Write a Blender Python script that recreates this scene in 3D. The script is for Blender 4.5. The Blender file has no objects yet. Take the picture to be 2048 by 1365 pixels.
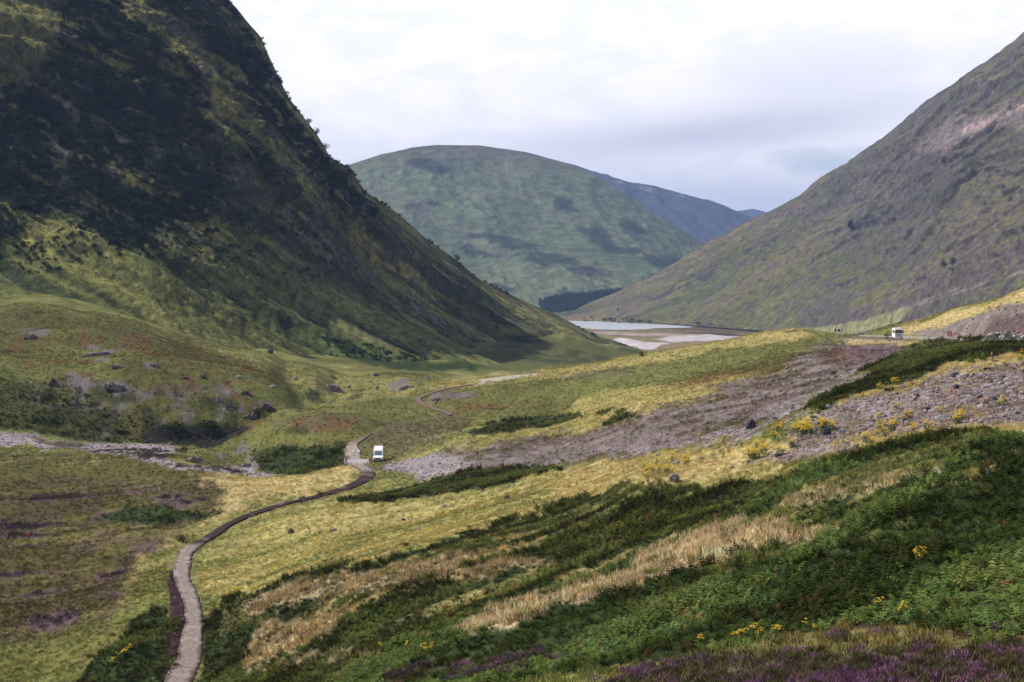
import bpy, bmesh, math, random, time
import numpy as np
from mathutils import Vector, Matrix
T0 = time.time()
R = math.radians
random.seed(7)
rng = np.random.default_rng(7)
scene = bpy.context.scene
COL = scene.collection

# ------------------------------------------------------------------ camera, sky, sun, exposure
FPX = 2844.0; CX, CY = 1024.0, 682.5
PITCH = math.atan((CY - 520.0) / FPX)
CAM = np.array([0.0, 0.0, 120.0])
cam_d = bpy.data.cameras.new('camera'); cam = bpy.data.objects.new('camera', cam_d); COL.objects.link(cam)
cam.location = CAM; cam.rotation_euler = (R(90) - PITCH, 0, 0)
cam_d.sensor_width = 36; cam_d.lens = FPX / 2048 * 36; cam_d.clip_start = 0.5; cam_d.clip_end = 40000
scene.camera = cam
SUN_EL, SUN_AZ = R(48), R(-82)            # azimuth measured from +Y towards +X
SUN_DIR = np.array([math.sin(SUN_AZ)*math.cos(SUN_EL), math.cos(SUN_AZ)*math.cos(SUN_EL), math.sin(SUN_EL)])
sun_d = bpy.data.lights.new('sun', 'SUN'); sun_d.energy = 5.0; sun_d.angle = R(0.6); sun_d.color = (1.0, 0.93, 0.82)
sun = bpy.data.objects.new('sun', sun_d); COL.objects.link(sun)
sun.rotation_euler = Vector(SUN_DIR).to_track_quat('Z', 'Y').to_euler(); sun.location = (300, -100, 500)
scene.view_settings.view_transform = 'Standard'; scene.view_settings.look = 'None'
scene.view_settings.exposure = 0.25; scene.view_settings.gamma = 1.0; scene.view_settings.use_curve_mapping = False
scene.cycles.volume_bounces = 0; scene.cycles.max_bounces = 5; scene.cycles.diffuse_bounces = 2
scene.cycles.transparent_max_bounces = 6

class NT:
    """small helper for node trees"""
    def __init__(s, nt): s.nt = nt; s.nt.nodes.clear()
    def n(s, t, **k):
        nd = s.nt.nodes.new(t)
        for a, b in k.items():
            if a.startswith('i_'):
                nd.inputs[a[2:].replace('_', ' ')].default_value = b
            else: setattr(nd, a, b)
        return nd
    def l(s, a, b): s.nt.links.new(a, b)
    def math(s, op, a, b=None, c=None):
        nd = s.nt.nodes.new('ShaderNodeMath'); nd.operation = op
        for i, x in enumerate((a, b, c)):
            if x is None: continue
            if isinstance(x, (int, float)): nd.inputs[i].default_value = x
            else: s.l(x, nd.inputs[i])
        return nd.outputs[0]
    def mix(s, f, a, b, bt='MIX'):
        nd = s.nt.nodes.new('ShaderNodeMix'); nd.data_type = 'RGBA'; nd.blend_type = bt
        for i, x in ((0, f), (6, a), (7, b)):
            if isinstance(x, (int, float)): nd.inputs[i].default_value = x
            elif isinstance(x, tuple): nd.inputs[i].default_value = (*x, 1) if len(x) == 3 else x
            else: s.l(x, nd.inputs[i])
        return nd.outputs[2]
    def ramp(s, x, lo, hi, a=0.0, b=1.0):
        nd = s.nt.nodes.new('ShaderNodeMapRange'); nd.interpolation_type = 'SMOOTHSTEP'
        s.l(x, nd.inputs[0])
        for i, v in enumerate((lo, hi, a, b)): nd.inputs[i+1].default_value = v
        return nd.outputs[0]

def build_world():
    w = bpy.data.worlds.new('World'); scene.world = w; w.use_nodes = True
    t = NT(w.node_tree)
    out = t.n('ShaderNodeOutputWorld'); bg = t.n('ShaderNodeBackground'); bg.inputs[1].default_value = 0.1
    sky = t.n('ShaderNodeTexSky', sky_type='NISHITA', sun_disc=False, sun_elevation=SUN_EL, sun_rotation=SUN_AZ)
    tc = t.n('ShaderNodeTexCoord'); sp = t.n('ShaderNodeSeparateXYZ'); t.l(tc.outputs['Generated'], sp.inputs[0])
    x, y, z = sp.outputs
    az = t.math('MULTIPLY', t.math('ARCTAN2', x, y), 57.2958)
    el = t.math('MULTIPLY', t.math('ARCSINE', z), 57.2958)
    # cloud layer coordinates: projection on a flat deck, softened near the horizon
    k = t.math('DIVIDE', 1.0, t.math('ADD', t.math('MAXIMUM', z, 0.0), 0.09))
    cb = t.n('ShaderNodeCombineXYZ'); t.l(t.math('MULTIPLY', x, k), cb.inputs[0]); t.l(t.math('MULTIPLY', y, k), cb.inputs[1])
    n1 = t.n('ShaderNodeTexNoise', i_Scale=0.9, i_Detail=6.0, i_Roughness=0.55); t.l(cb.outputs[0], n1.inputs['Vector'])
    n2 = t.n('ShaderNodeTexNoise', i_Scale=2.6, i_Detail=7.0, i_Roughness=0.6, i_Distortion=0.3); t.l(cb.outputs[0], n2.inputs['Vector'])
    def blob(a0, e0, ra, re, tilt=0.0):
        da = t.math('SUBTRACT', az, a0); de = t.math('SUBTRACT', t.math('SUBTRACT', el, e0), t.math('MULTIPLY', da, tilt))
        q = t.math('ADD', t.math('POWER', t.math('ABSOLUTE', t.math('DIVIDE', da, ra)), 2.0), t.math('POWER', t.math('ABSOLUTE', t.math('DIVIDE', de, re)), 2.0))
        return t.math('EXPONENT', t.math('MULTIPLY', q, -1.0))
    n3 = t.n('ShaderNodeTexNoise', i_Scale=4.0, i_Detail=5.0, i_Roughness=0.62, i_Distortion=0.5)
    c3 = t.n('ShaderNodeCombineXYZ'); t.l(t.math('MULTIPLY', az, 0.055), c3.inputs[0]); t.l(t.math('MULTIPLY', el, 0.12), c3.inputs[1]); t.l(c3.outputs[0], n3.inputs['Vector'])
    n4 = t.n('ShaderNodeTexNoise', i_Scale=2.2, i_Detail=6.0, i_Roughness=0.55); t.l(c3.outputs[0], n4.inputs['Vector'])
    white = t.mix(t.ramp(n3.outputs[0], 0.38, 0.62), (10.0, 10.0, 10.4), (11.4, 11.0, 11.1))
    g = t.math('ADD', t.math('MULTIPLY', t.ramp(n4.outputs[0], 0.50, 0.68), 0.07), t.math('MULTIPLY', blob(7.0, 4.9, 8.0, 0.75, 0.08), 0.55))
    g = t.math('ADD', g, t.math('MULTIPLY', blob(12.0, 6.6, 5.5, 1.7, 0.15), 0.30))
    g = t.math('MULTIPLY', g, t.ramp(n3.outputs[0], 0.30, 0.62, 0.75, 1.1))
    clouds = t.mix(t.math('MINIMUM', g, 1.0), white, (5.3, 5.4, 6.6))
    # thin gap where pale blue shows
    gap = t.math('ADD', blob(12.2, 3.7, 2.6, 1.2), t.math('MULTIPLY', blob(9.0, 3.1, 3.0, 0.5), 0.5))
    gap = t.math('MULTIPLY', gap, t.ramp(n3.outputs[0], 0.42, 0.58, 0.95, 0.1))
    blue = t.mix(0.55, sky.outputs[0], (8.2, 9.1, 9.9))
    c = t.mix(gap, clouds, blue)
    lowp = t.math('MULTIPLY', blob(9.0, 2.6, 6.0, 0.9), t.ramp(n3.outputs[0], 0.40, 0.56, .45, 1.0))
    c = t.mix(lowp, c, (9.2, 9.2, 9.4))
    c = t.mix(t.ramp(el, 13.0, 34.0), c, (2.1, 2.4, 3.2))          # unseen deck overhead, greyed to cut the ambient light
    c = t.mix(t.ramp(el, -1.5, -0.2), (0.7, 0.7, 0.55), c)          # below the horizon: dull ground
    t.l(c, bg.inputs[0]); t.l(bg.outputs[0], out.inputs[0])
build_world()

# ------------------------------------------------------------------ maths: pixels <-> world, noise
CP, SP = math.cos(PITCH), math.sin(PITCH)
def ray(u, v):
    x = (np.asarray(u, float) - CX) / FPX; y = -(np.asarray(v, float) - CY) / FPX
    dx = x; dy = CP + y*SP; dz = -SP + y*CP
    h = np.hypot(dx, dy)
    return dx/h, dy/h, dz/h           # unit horizontal direction and slope
def at(u, v, d):
    a, b, c = ray(u, v); d = np.asarray(d, float)
    return np.stack([CAM[0] + a*d, CAM[1] + b*d, CAM[2] + c*d], -1)
def project(P):
    q = P - CAM
    zc = q[..., 1]*CP - q[..., 2]*SP; up = q[..., 1]*SP + q[..., 2]*CP
    zc = np.maximum(zc, 0.1)
    return CX + FPX*q[..., 0]/zc, CY - FPX*up/zc

def _hash(i, j, k, seed):
    h = (i.astype(np.int64)*374761393 + j.astype(np.int64)*668265263 + k.astype(np.int64)*2147483647 + seed*1274126177) & 0xffffffff
    h = ((h ^ (h >> 13))*1274126177) & 0xffffffff
    h = (h ^ (h >> 16)) & 0xffffffff
    return h.astype(np.float32)/4294967295.0
def vn2(x, y, seed=0):
    xi = np.floor(x); yi = np.floor(y); fx = (x-xi).astype(np.float32); fy = (y-yi).astype(np.float32)
    fx = fx*fx*fx*(fx*(fx*6-15)+10); fy = fy*fy*fy*(fy*(fy*6-15)+10)
    z = np.zeros_like(xi)
    a = _hash(xi, yi, z, seed); b = _hash(xi+1, yi, z, seed); c = _hash(xi, yi+1, z, seed); d = _hash(xi+1, yi+1, z, seed)
    return (a + (b-a)*fx)*(1-fy) + (c + (d-c)*fx)*fy
def fbm(x, y, octv=5, seed=0, gain=0.5, lac=2.03):
    s = 0; a = 1.0; t = 0
    for o in range(octv):
        s = s + a*vn2(x, y, seed+o*17); t += a
        x, y = (x*0.8 - y*0.6)*lac + 3.7, (x*0.6 + y*0.8)*lac + 1.3; a *= gain
    return s/t*2 - 1                    # about -0.6..0.6
def afbm(x, y, octv=5, seed=0, gain=0.5):  # keeps its axes (for stretched noise)
    s = 0; a = 1.0; t = 0
    for o in range(octv):
        s = s + a*vn2(x + 11.3*o, y + 5.1*o, seed+o*17); t += a; x = x*2.03; y = y*2.03; a *= gain
    return s/t*2 - 1
def ridged(x, y, octv=5, seed=0, gain=0.5):
    s = 0; a = 1.0; t = 0
    for o in range(octv):
        s = s + a*(1-np.abs(vn2(x + 7.7*o, y + 3.3*o, seed+o*31)*2-1)); t += a; x = x*2.07; y = y*2.07; a *= gain
    return s/t                          # 0..1
def sstep(x, a, b):
    t = np.clip((x-a)/(b-a), 0, 1); return t*t*(3-2*t)

def tps(P, val, smooth=0.0):
    """thin plate spline in 2-D, returns an evaluator"""
    P = np.asarray(P, float); n = len(P)
    def K(r2): return np.where(r2 > 1e-12, 0.5*r2*np.log(np.maximum(r2, 1e-12)), 0)
    r2 = ((P[:, None]-P[None])**2).sum(-1)
    A = np.zeros((n+3, n+3)); A[:n, :n] = K(r2) + smooth*np.eye(n); A[:n, n] = 1; A[:n, n+1:] = P; A[n, :n] = 1; A[n+1:, :n] = P.T
    w = np.linalg.solve(A, np.concatenate([val, np.zeros(3)]))
    def f(X):
        X = np.asarray(X, float); sh = X.shape[:-1]; X = X.reshape(-1, 2); o = np.empty(len(X))
        for s in range(0, len(X), 20000):
            q = X[s:s+20000]; o[s:s+20000] = K(((q[:, None]-P[None])**2).sum(-1)) @ w[:n] + w[n] + q @ w[n+1:]
        return o.reshape(sh)
    return f

def poly_sd(u, v, poly):
    """signed distance in photo pixels, positive inside"""
    p = np.asarray(poly, float); x0, y0 = p.min(0)-60; x1, y1 = p.max(0)+60
    out = np.full(u.shape, -60.0, np.float32); m = (u > x0) & (u < x1) & (v > y0) & (v < y1)
    if not m.any(): return out
    a = u[m].astype(np.float32); b = v[m].astype(np.float32); d2 = np.full(a.shape, 1e9, np.float32); ins = np.zeros(a.shape, bool)
    for i in range(len(p)):
        ax, ay = p[i-1]; bx, by = p[i]; ex, ey = bx-ax, by-ay
        t = np.clip(((a-ax)*ex + (b-ay)*ey)/(ex*ex+ey*ey+1e-9), 0, 1)
        d2 = np.minimum(d2, (a-ax-t*ex)**2 + (b-ay-t*ey)**2)
        if ay != by:
            ins ^= ((ay > b) != (by > b)) & (a < (b-ay)*ex/(ey) + ax)
    out[m] = np.where(ins, 1, -1)*np.sqrt(d2); return out
def line_sd(u, v, pts, w):
    """distance to a polyline minus its half width; positive inside"""
    p = np.asarray(pts, float); x0, y0 = p.min(0)-60-w; x1, y1 = p.max(0)+60+w
    out = np.full(u.shape, -60.0, np.float32); m = (u > x0) & (u < x1) & (v > y0) & (v < y1)
    if not m.any(): return out
    a = u[m]; b = v[m]; d2 = np.full(a.shape, 1e9)
    for i in range(1, len(p)):
        ax, ay = p[i-1]; bx, by = p[i]; ex, ey = bx-ax, by-ay
        t = np.clip(((a-ax)*ex + (b-ay)*ey)/(ex*ex+ey*ey+1e-9), 0, 1)
        d2 = np.minimum(d2, (a-ax-t*ex)**2 + (b-ay-t*ey)**2)
    out[m] = w - np.sqrt(d2); return out

# ------------------------------------------------------------------ object helpers
def tag(o, label=None, cat=None, group=None, kind=None):
    if label: o['label'] = label
    if cat: o['category'] = cat
    if group: o['group'] = group
    if kind: o['kind'] = kind
    return o
def link(name, me, mat=None, parent=None):
    o = bpy.data.objects.new(name, me); COL.objects.link(o)
    if mat is not None and me is not None and not me.materials: me.materials.append(mat)
    if parent: o.parent = parent
    return o
def empty(name, loc, rz=0.0, s=1.0):
    o = bpy.data.objects.new(name, None); COL.objects.link(o); o.location = loc; o.rotation_euler = (0, 0, rz); o.scale = (s, s, s)
    o.empty_display_size = 0.3; return o
def copy_tree(o, parent=None):
    c = o.copy(); COL.objects.link(c); c.parent = parent
    for ch in [x for x in o.children]: copy_tree(ch, c)
    return c
def grid_mesh(name, P, colors=None, smooth=True):
    n, m = P.shape[:2]
    me = bpy.data.meshes.new(name)
    idx = np.arange(n*m).reshape(n, m)
    q = np.stack([idx[:-1, :-1], idx[1:, :-1], idx[1:, 1:], idx[:-1, 1:]], -1).reshape(-1, 4)
    me.vertices.add(n*m); me.vertices.foreach_set('co', P.reshape(-1).astype(np.float32))
    me.loops.add(q.size); me.loops.foreach_set('vertex_index', q.reshape(-1).astype(np.int32))
    me.polygons.add(len(q)); me.polygons.foreach_set('loop_start', np.arange(0, q.size, 4, dtype=np.int32))
    me.polygons.foreach_set('use_smooth', np.full(len(q), smooth)); me.update(calc_edges=True)
    if colors is not None: set_col(me, colors)
    return me
def set_col(me, colors, name='Col'):
    a = me.attributes.new(name, 'FLOAT_COLOR', 'POINT'); c = np.ones((len(me.vertices), 4), np.float32); c[:, :3] = colors.reshape(-1, 3)
    a.data.foreach_set('color', c.reshape(-1))
def raw_mesh(name, V, F, smooth=False):
    me = bpy.data.meshes.new(name); me.from_pydata([tuple(map(float, v)) for v in V], [], [tuple(f) for f in F])
    if smooth: me.polygons.foreach_set('use_smooth', np.ones(len(me.polygons), bool))
    me.update(); return me

class MB:
    """collects simple solids into one mesh"""
    def __init__(s): s.V = []; s.F = []
    def add(s, V, F):
        o = len(s.V); s.V += [tuple(v) for v in V]; s.F += [tuple(i+o for i in f) for f in F]
    def box(s, c, d, rz=0.0, taper=1.0):
        x, y, z = [q/2 for q in d]; V = []
        for k, (sx, sy, sz) in enumerate([(-1,-1,-1),(1,-1,-1),(1,1,-1),(-1,1,-1),(-1,-1,1),(1,-1,1),(1,1,1),(-1,1,1)]):
            t = taper if sz > 0 else 1.0
            px, py = sx*x*t, sy*y*t
            V.append((c[0]+px*math.cos(rz)-py*math.sin(rz), c[1]+px*math.sin(rz)+py*math.cos(rz), c[2]+sz*z))
        s.add(V, [(0,3,2,1),(4,5,6,7),(0,1,5,4),(1,2,6,5),(2,3,7,6),(3,0,4,7)])
    def prism(s, prof, x0, x1, axis='x'):
        """closed profile of (a,b) swept along an axis"""
        n = len(prof); V = []
        for x in (x0, x1):
            for a, b in prof: V.append({'x': (x, a, b), 'y': (a, x, b), 'z': (a, b, x)}[axis])
        s.add(V, [tuple(range(n))[::-1], tuple(range(n, 2*n))] + [(i, (i+1) % n, n+(i+1) % n, n+i) for i in range(n)])
    def tube(s, pts, rad, n=6):
        pts = [Vector(p) for p in pts]; rad = rad if isinstance(rad, (list, tuple)) else [rad]*len(pts); V = []; F = []
        for i, p in enumerate(pts):
            d = (pts[min(i+1, len(pts)-1)] - pts[max(i-1, 0)]).normalized()
            a = d.cross(Vector((0, 0, 1)) if abs(d.z) < 0.9 else Vector((1, 0, 0))).normalized(); b = d.cross(a)
            for k in range(n):
                t = 2*math.pi*k/n; V.append(p + (a*math.cos(t) + b*math.sin(t))*rad[i])
        for i in range(len(pts)-1):
            for k in range(n): F.append((i*n+k, i*n+(k+1) % n, (i+1)*n+(k+1) % n, (i+1)*n+k))
        F.append(tuple(range(n))[::-1]); F.append(tuple(range((len(pts)-1)*n, len(pts)*n))); s.add(V, F)
    def mesh(s, name, smooth=False): return raw_mesh(name, s.V, s.F, smooth)
    def build(s, name, mat, parent=None, smooth=False): return link(name, s.mesh(name, smooth), mat, parent)

# ------------------------------------------------------------------ materials
MATS = {}
def simple(name, col, rough=0.7, metal=0.0, var=0.12, scale=3.0, bump=0.0, spec=0.3):
    if name in MATS: return MATS[name]
    m = bpy.data.materials.new(name); m.use_nodes = True; t = NT(m.node_tree)
    out = t.n('ShaderNodeOutputMaterial'); p = t.n('ShaderNodeBsdfPrincipled'); p.inputs['Roughness'].default_value = rough
    p.inputs['Metallic'].default_value = metal; p.inputs['Specular IOR Level'].default_value = spec
    tc = t.n('ShaderNodeTexCoord'); nz = t.n('ShaderNodeTexNoise', i_Scale=scale, i_Detail=5.0, i_Roughness=0.6); t.l(tc.outputs['Object'], nz.inputs['Vector'])
    lo = tuple(c*(1-var) for c in col); hi = tuple(min(1, c*(1+var)) for c in col)
    t.l(t.mix(t.ramp(nz.outputs[0], 0.3, 0.7), lo, hi), p.inputs['Base Color'])
    if bump:
        b = t.n('ShaderNodeBump', i_Strength=0.6, i_Distance=bump); t.l(nz.outputs[0], b.inputs['Height']); t.l(b.outputs[0], p.inputs['Normal'])
    t.l(p.outputs[0], out.inputs[0]); MATS[name] = m; return m

def ground_mat(name, s1, s2, bump1, bump2, contrast=0.35):
    """albedo from the painted cover classes; noise adds grain and relief. s1,s2 are in 1/m."""
    m = bpy.data.materials.new(name); m.use_nodes = True; t = NT(m.node_tree)
    out = t.n('ShaderNodeOutputMaterial'); p = t.n('ShaderNodeBsdfPrincipled'); p.inputs['Roughness'].default_value = 0.95
    p.inputs['Specular IOR Level'].default_value = 0.1
    at_ = t.n('ShaderNodeAttribute', attribute_name='Col'); tc = t.n('ShaderNodeTexCoord')
    n1 = t.n('ShaderNodeTexNoise', i_Scale=s1, i_Detail=6.0, i_Roughness=0.65); t.l(tc.outputs['Object'], n1.inputs['Vector'])
    n2 = t.n('ShaderNodeTexNoise', i_Scale=s2, i_Detail=4.0, i_Roughness=0.7); t.l(tc.outputs['Object'], n2.inputs['Vector'])
    k = t.math('MULTIPLY', t.ramp(n1.outputs[0], 0.3, 0.7, 1-contrast, 1+contrast), t.ramp(n2.outputs[0], 0.25, 0.75, 1-contrast*0.8, 1+contrast*0.8))
    vm = t.n('ShaderNodeVectorMath', operation='SCALE'); t.l(at_.outputs['Color'], vm.inputs[0]); t.l(k, vm.inputs['Scale'])
    t.l(vm.outputs[0], p.inputs['Base Color'])
    b1 = t.n('ShaderNodeBump', i_Strength=0.8, i_Distance=bump1); t.l(n1.outputs[0], b1.inputs['Height'])
    b2 = t.n('ShaderNodeBump', i_Strength=0.7, i_Distance=bump2); t.l(n2.outputs[0], b2.inputs['Height']); t.l(b1.outputs[0], b2.inputs['Normal'])
    t.l(b2.outputs[0], p.inputs['Normal']); t.l(p.outputs[0], out.inputs[0]); return m

def tint_mat(name, col, rough=0.8, trans=0.25, use_tint=True):
    """vegetation: instance tint times own colour; thin leaves let some light through"""
    m = bpy.data.materials.new(name); m.use_nodes = True; t = NT(m.node_tree)
    out = t.n('ShaderNodeOutputMaterial'); p = t.n('ShaderNodeBsdfDiffuse'); tr = t.n('ShaderNodeBsdfTranslucent'); mx = t.n('ShaderNodeMixShader')
    mx.inputs[0].default_value = trans
    if use_tint:
        a = t.n('ShaderNodeAttribute', attribute_name='tint', attribute_type='INSTANCER')
        c = t.mix(1.0, a.outputs['Color'], col, 'MULTIPLY')
    else:
        tc = t.n('ShaderNodeTexCoord'); nz = t.n('ShaderNodeTexNoise', i_Scale=2.5, i_Detail=3.0); t.l(tc.outputs['Object'], nz.inputs['Vector'])
        c = t.mix(nz.outputs[0], tuple(q*0.6 for q in col), tuple(q*1.4 for q in col))
    t.l(c, p.inputs[0]); t.l(c, tr.inputs[0]); t.l(p.outputs[0], mx.inputs[1]); t.l(tr.outputs[0], mx.inputs[2]); t.l(mx.outputs[0], out.inputs[0]); return m
# ------------------------------------------------------------------ near terrain: a height field z(azimuth, distance)
# knots: photo column -> [(photo row, horizontal distance in m) or ('z', height, distance) where nothing shows]
KN = {
 0: [(1365,165),(1200,200),(1080,245),(980,300),(915,352),(900,372),(868,405),(858,418),(800,436),(755,450),(700,520),(640,610),(600,680),('z',112,800),('z',130,1100)],
 120:[(1365,160),(1200,196),(1080,240),(980,298),(945,318),(905,366),(875,402),(866,412),(800,436),(752,455),(700,520),(640,610),(600,680),('z',108,800)],
 250:[(1365,150),(1200,186),(1080,232),(965,298),(938,312),(912,358),(890,392),(882,404),(800,434),(740,455),(690,520),(650,600),(640,640),('z',96,760),('z',110,1100)],
 400:[(1365,140),(1230,170),(1090,219),(960,290),(935,312),(912,348),(897,372),(886,398),(800,436),(757,455),(720,520),(695,600),('z',84,700),('z',90,1100)],
 500:[(1365,132),(1210,165),(1090,214),(970,285),(945,328),(900,362),(862,376),(850,386),('z',70,412),(800,440),(765,462),(725,560),(712,640),('z',78,760)],
 560:[(1365,122),(1190,164),(1050,222),(960,290),(940,316),(880,350),(828,388),('z',71,412),(812,440),(768,476),(730,580),(715,650),('z',72,760),('z',72,1100)],
 700:[(1365,92),(1200,136),(1050,206),(965,265),(918,306),(890,326),(845,348),(800,394),(784,410),('z',75,436),(768,520),(742,620),(735,675),('z',68,800)],
 830:[(1365,78),(1200,122),(1050,195),(960,255),(918,290),(872,324),(832,368),(795,408),(777,434),('z',70,470),(750,600),(740,680),('z',62,850)],
 960:[(1365,62),(1200,108),(1080,150),(980,215),(920,255),(862,308),(802,380),(762,470),('z',68,515),(745,680),(735,800),(705,920),(680,985),('z',52,1050),('z',42,1300)],
 1100:[(1365,50),(1250,78),(1130,115),(1050,150),(980,190),(900,258),(852,318),(800,368),(741,510),('z',65,560),(735,760),(720,900),(692,985),(676,1040),('z',48,1120),('z',30,1400)],
 1200:[(1365,46),(1250,72),(1130,105),(1050,134),(980,170),(885,238),(830,300),(780,368),(724,505),('z',64,570),(726,930),(700,1010),(692,1050),('z',40,1180),('z',20,1500)],
 1300:[(1365,44),(1250,66),(1130,95),(1060,112),(970,145),(870,220),(800,290),(750,380),(706,500),('z',64,600),('z',50,900),(713,1060),('z',30,1250),('z',5,1600)],
 1450:[(1365,40),(1200,62),(1080,92),(1000,118),(940,150),(850,205),(780,280),(720,380),(681,480),('z',74,560),('z',40,900),('z',15,1200),('z',-3,1500)],
 1600:[(1365,38),(1200,58),(1080,76),(980,96),(920,120),(850,160),(780,235),(720,330),(690,400),(656,458),('z',80,545),('z',44,900),('z',15,1200),('z',-3,1500)],
 1700:[(1365,37),(1200,54),(1050,74),(960,92),(880,125),(820,160),(740,250),(700,350),(677,425),(672,437),('z',82,560),('z',48,900),('z',15,1300)],
 1800:[(1365,36),(1200,52),(1050,68),(950,86),(870,115),(800,155),(740,205),(700,275),(681,395),(676,410),(664,432),(655,450),('z',85,560),('z',50,900)],
 1900:[(1365,36),(1150,54),(1000,72),(900,93),(830,120),(760,160),(710,205),(688,245),(683,345),(679,360),(660,392),(640,408),(624,422),('z',94,500),('z',60,900)],
 2048:[(1365,35),(1150,50),(1000,66),(890,88),(830,112),(740,155),(700,190),(688,225),(686,278),(681,290),(640,320),(585,352),('z',108,450),('z',80,900)],
}
for src, du in ((0, -130), (2048, 130)):
    KN[src+du] = KN[src]
pts, zs = [], []
AZK = 3.2
for u, lst in KN.items():
    for k in lst:
        if k[0] == 'z':
            a = math.atan2((u-CX)/FPX, 1.0); pts.append((a*AZK, math.log(k[2]))); zs.append(k[1])
        else:
            uu = u
            P = at(uu, k[0], k[1]); pts.append((math.atan2(P[0], P[1])*AZK, math.log(k[1]))); zs.append(P[2])
for u in (-130, 1024, 2178):
    a = math.atan2((u-CX)/FPX, 1.0)
    for d, z in ((9, 115.0), (20, 111.2)):
        z = z if u > 500 else z-4 if u < 0 else z; pts.append((a*AZK, math.log(d))); zs.append(z)
        if u == 1024: pts.append(((math.atan((500-CX)/FPX))*AZK, math.log(d*2))); zs.append(z-7)
        if u == -130: pts.append((a*AZK, math.log(d*4))); zs.append(z-26)
base_f = tps(pts, np.array(zs), 1e-4)
AZ0, AZ1 = R(-21.8), R(21.8); LD0, LD1 = math.log(11.0), math.log(1750.0)
NA, ND = 860, 780
az_in = np.linspace(AZ0, AZ1, NA)
ld = LD0 + (LD1-LD0)*np.linspace(0, 1, ND)
# finer rows where the photo looks closest: 60..520 m
wd = np.interp(ld, [LD0, math.log(30), math.log(45), math.log(550), math.log(800), LD1], [0.25, 0.5, 1.25, 1.25, 0.8, 0.3])
cw = np.concatenate([[0], np.cumsum(1/ (1/wd[1:]) )]); ld = np.interp(np.linspace(0, cw[-1], ND), cw, ld) 
AZc = np.linspace(AZ0, AZ1, 150); LDc = np.linspace(LD0, LD1, 220)
Zc = base_f(np.stack(np.meshgrid(AZc*AZK, LDc, indexing='ij'), -1))
def cubic_axis(A, x0, dx, n, x):
    """Catmull-Rom along axis 0 (uniform samples)"""
    t = np.clip((x-x0)/dx, 0, n-1.0001); i = t.astype(int); f = (t-i)[:, None]
    g = lambda k: A[np.clip(i+k, 0, n-1)]
    p0, p1, p2, p3 = g(-1), g(0), g(1), g(2)
    return p1 + 0.5*f*(p2-p0 + f*(2*p0-5*p1+4*p2-p3 + f*(3*(p1-p2)+p3-p0)))
tmp = cubic_axis(Zc, AZ0, AZc[1]-AZc[0], 150, az_in)
Z = cubic_axis(tmp.T.copy(), LD0, LDc[1]-LDc[0], 220, ld).T.copy()
A2, L2 = np.meshgrid(az_in, ld, indexing='ij'); D2 = np.exp(L2)
X = np.sin(A2)*D2; Y = np.cos(A2)*D2
# hummocks and swells added to the smooth ground
def bump(u, v, d, h, ru, rd, rot=0.0):
    global Z
    P = at(u, v, d); dx = X-P[0]; dy = Y-P[1]; c, s = math.cos(rot), math.sin(rot)
    a = (dx*c + dy*s)/ru; b = (-dx*s + dy*c)/rd
    Z += h*np.exp(-(a*a+b*b))
for b in [(620,850,352,2.2,11,7),(690,860,345,1.5,9,6,0.3),(300,935,316,1.6,16,9),(60,1010,275,1.4,14,8),(180,1045,258,-1.6,9,5),
          (980,795,392,2.4,16,7,0.35),(1120,790,388,1.8,16,7,0.3),(1290,742,400,1.8,14,8,0.3),(60,645,600,7,22,18,0.3),(170,690,540,5,28,14,0.1),
          (500,700,600,3,20,14),(640,760,500,4.5,13,9,-0.4),(760,755,540,4,16,8),(900,730,700,4,26,14),(1010,708,900,5,24,16),
          (1150,690,1030,4,22,14),(1250,705,1045,3,16,12),(700,690,700,3,25,16),(1420,960,140,0.8,8,3,0.3),(870,1010,230,0.9,10,4,0.3),(380,1365,145,-1.0,5,18),
          (430,1100,212,0.9,3.4,10,-0.2),(350,880,405,-3.0,12,7),(430,865,415,-3.5,9,7),(420,930,330,0.8,9,5),(740,905,318,0.5,8,6)]:
    bump(*b)
rel = sstep(D2, 40, 250)
Z += fbm(X/34, Y/34, 3, 3)*(0.5+1.3*sstep(D2, 200, 480)) + ridged(X/11, Y/11, 3, 9)*0.35*rel + fbm(X/5, Y/5, 3, 21)*0.16 + afbm((X+Y*.3)/26, (Y-X*.3)/7, 3, 23)*1.1*(1-sstep(D2, 150, 240))*sstep(D2, 40, 70)
Z += (fbm(X/60, Y/60, 4, 33))*2.0*sstep(D2, 420, 700)*0.8
U, V = project(np.stack([X, Y, Z], -1))
# bring the crest of the middle ridge to the height it has
CRT = [(540,836),(560,828),(620,806),(700,785),(770,779),(830,776),(900,767),(960,757),(1030,748),(1100,741),(1200,724),(1300,706),(1400,690),(1450,681),(1540,662),(1600,656),(1640,663),(1700,671),(1760,672)]
mcol = (ld > math.log(368)) & (ld < math.log(545)); jj = np.nonzero(mcol)[0]
Vb = V[:, jj]; kc = np.argmin(Vb, axis=1); vcrest = Vb.min(1); ucol = U[np.arange(NA), jj[kc]]; tgt = np.interp(ucol, *zip(*CRT)); wcol = sstep(ucol, 530, 600)*sstep(ucol, 1780, 1700)
dcr = np.exp(ld[jj[kc]]); dz = np.clip((vcrest-tgt)/FPX*dcr, -8, 8)*wcol; ks = np.ones(9)/9; dz = np.convolve(dz, ks, 'same'); lcr = np.convolve(np.pad(ld[jj[kc]], 7, 'edge'), np.ones(15)/15, 'valid')
Z += dz[:, None]*np.where(L2 < lcr[:, None], np.exp(-((L2-lcr[:, None])/.16)**2), np.exp(-((L2-lcr[:, None])/.10)**2)) 
print('crest correction', float(np.abs(dz).max()), float(np.abs(dz).mean()))
U, V = project(np.stack([X, Y, Z], -1))

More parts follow.
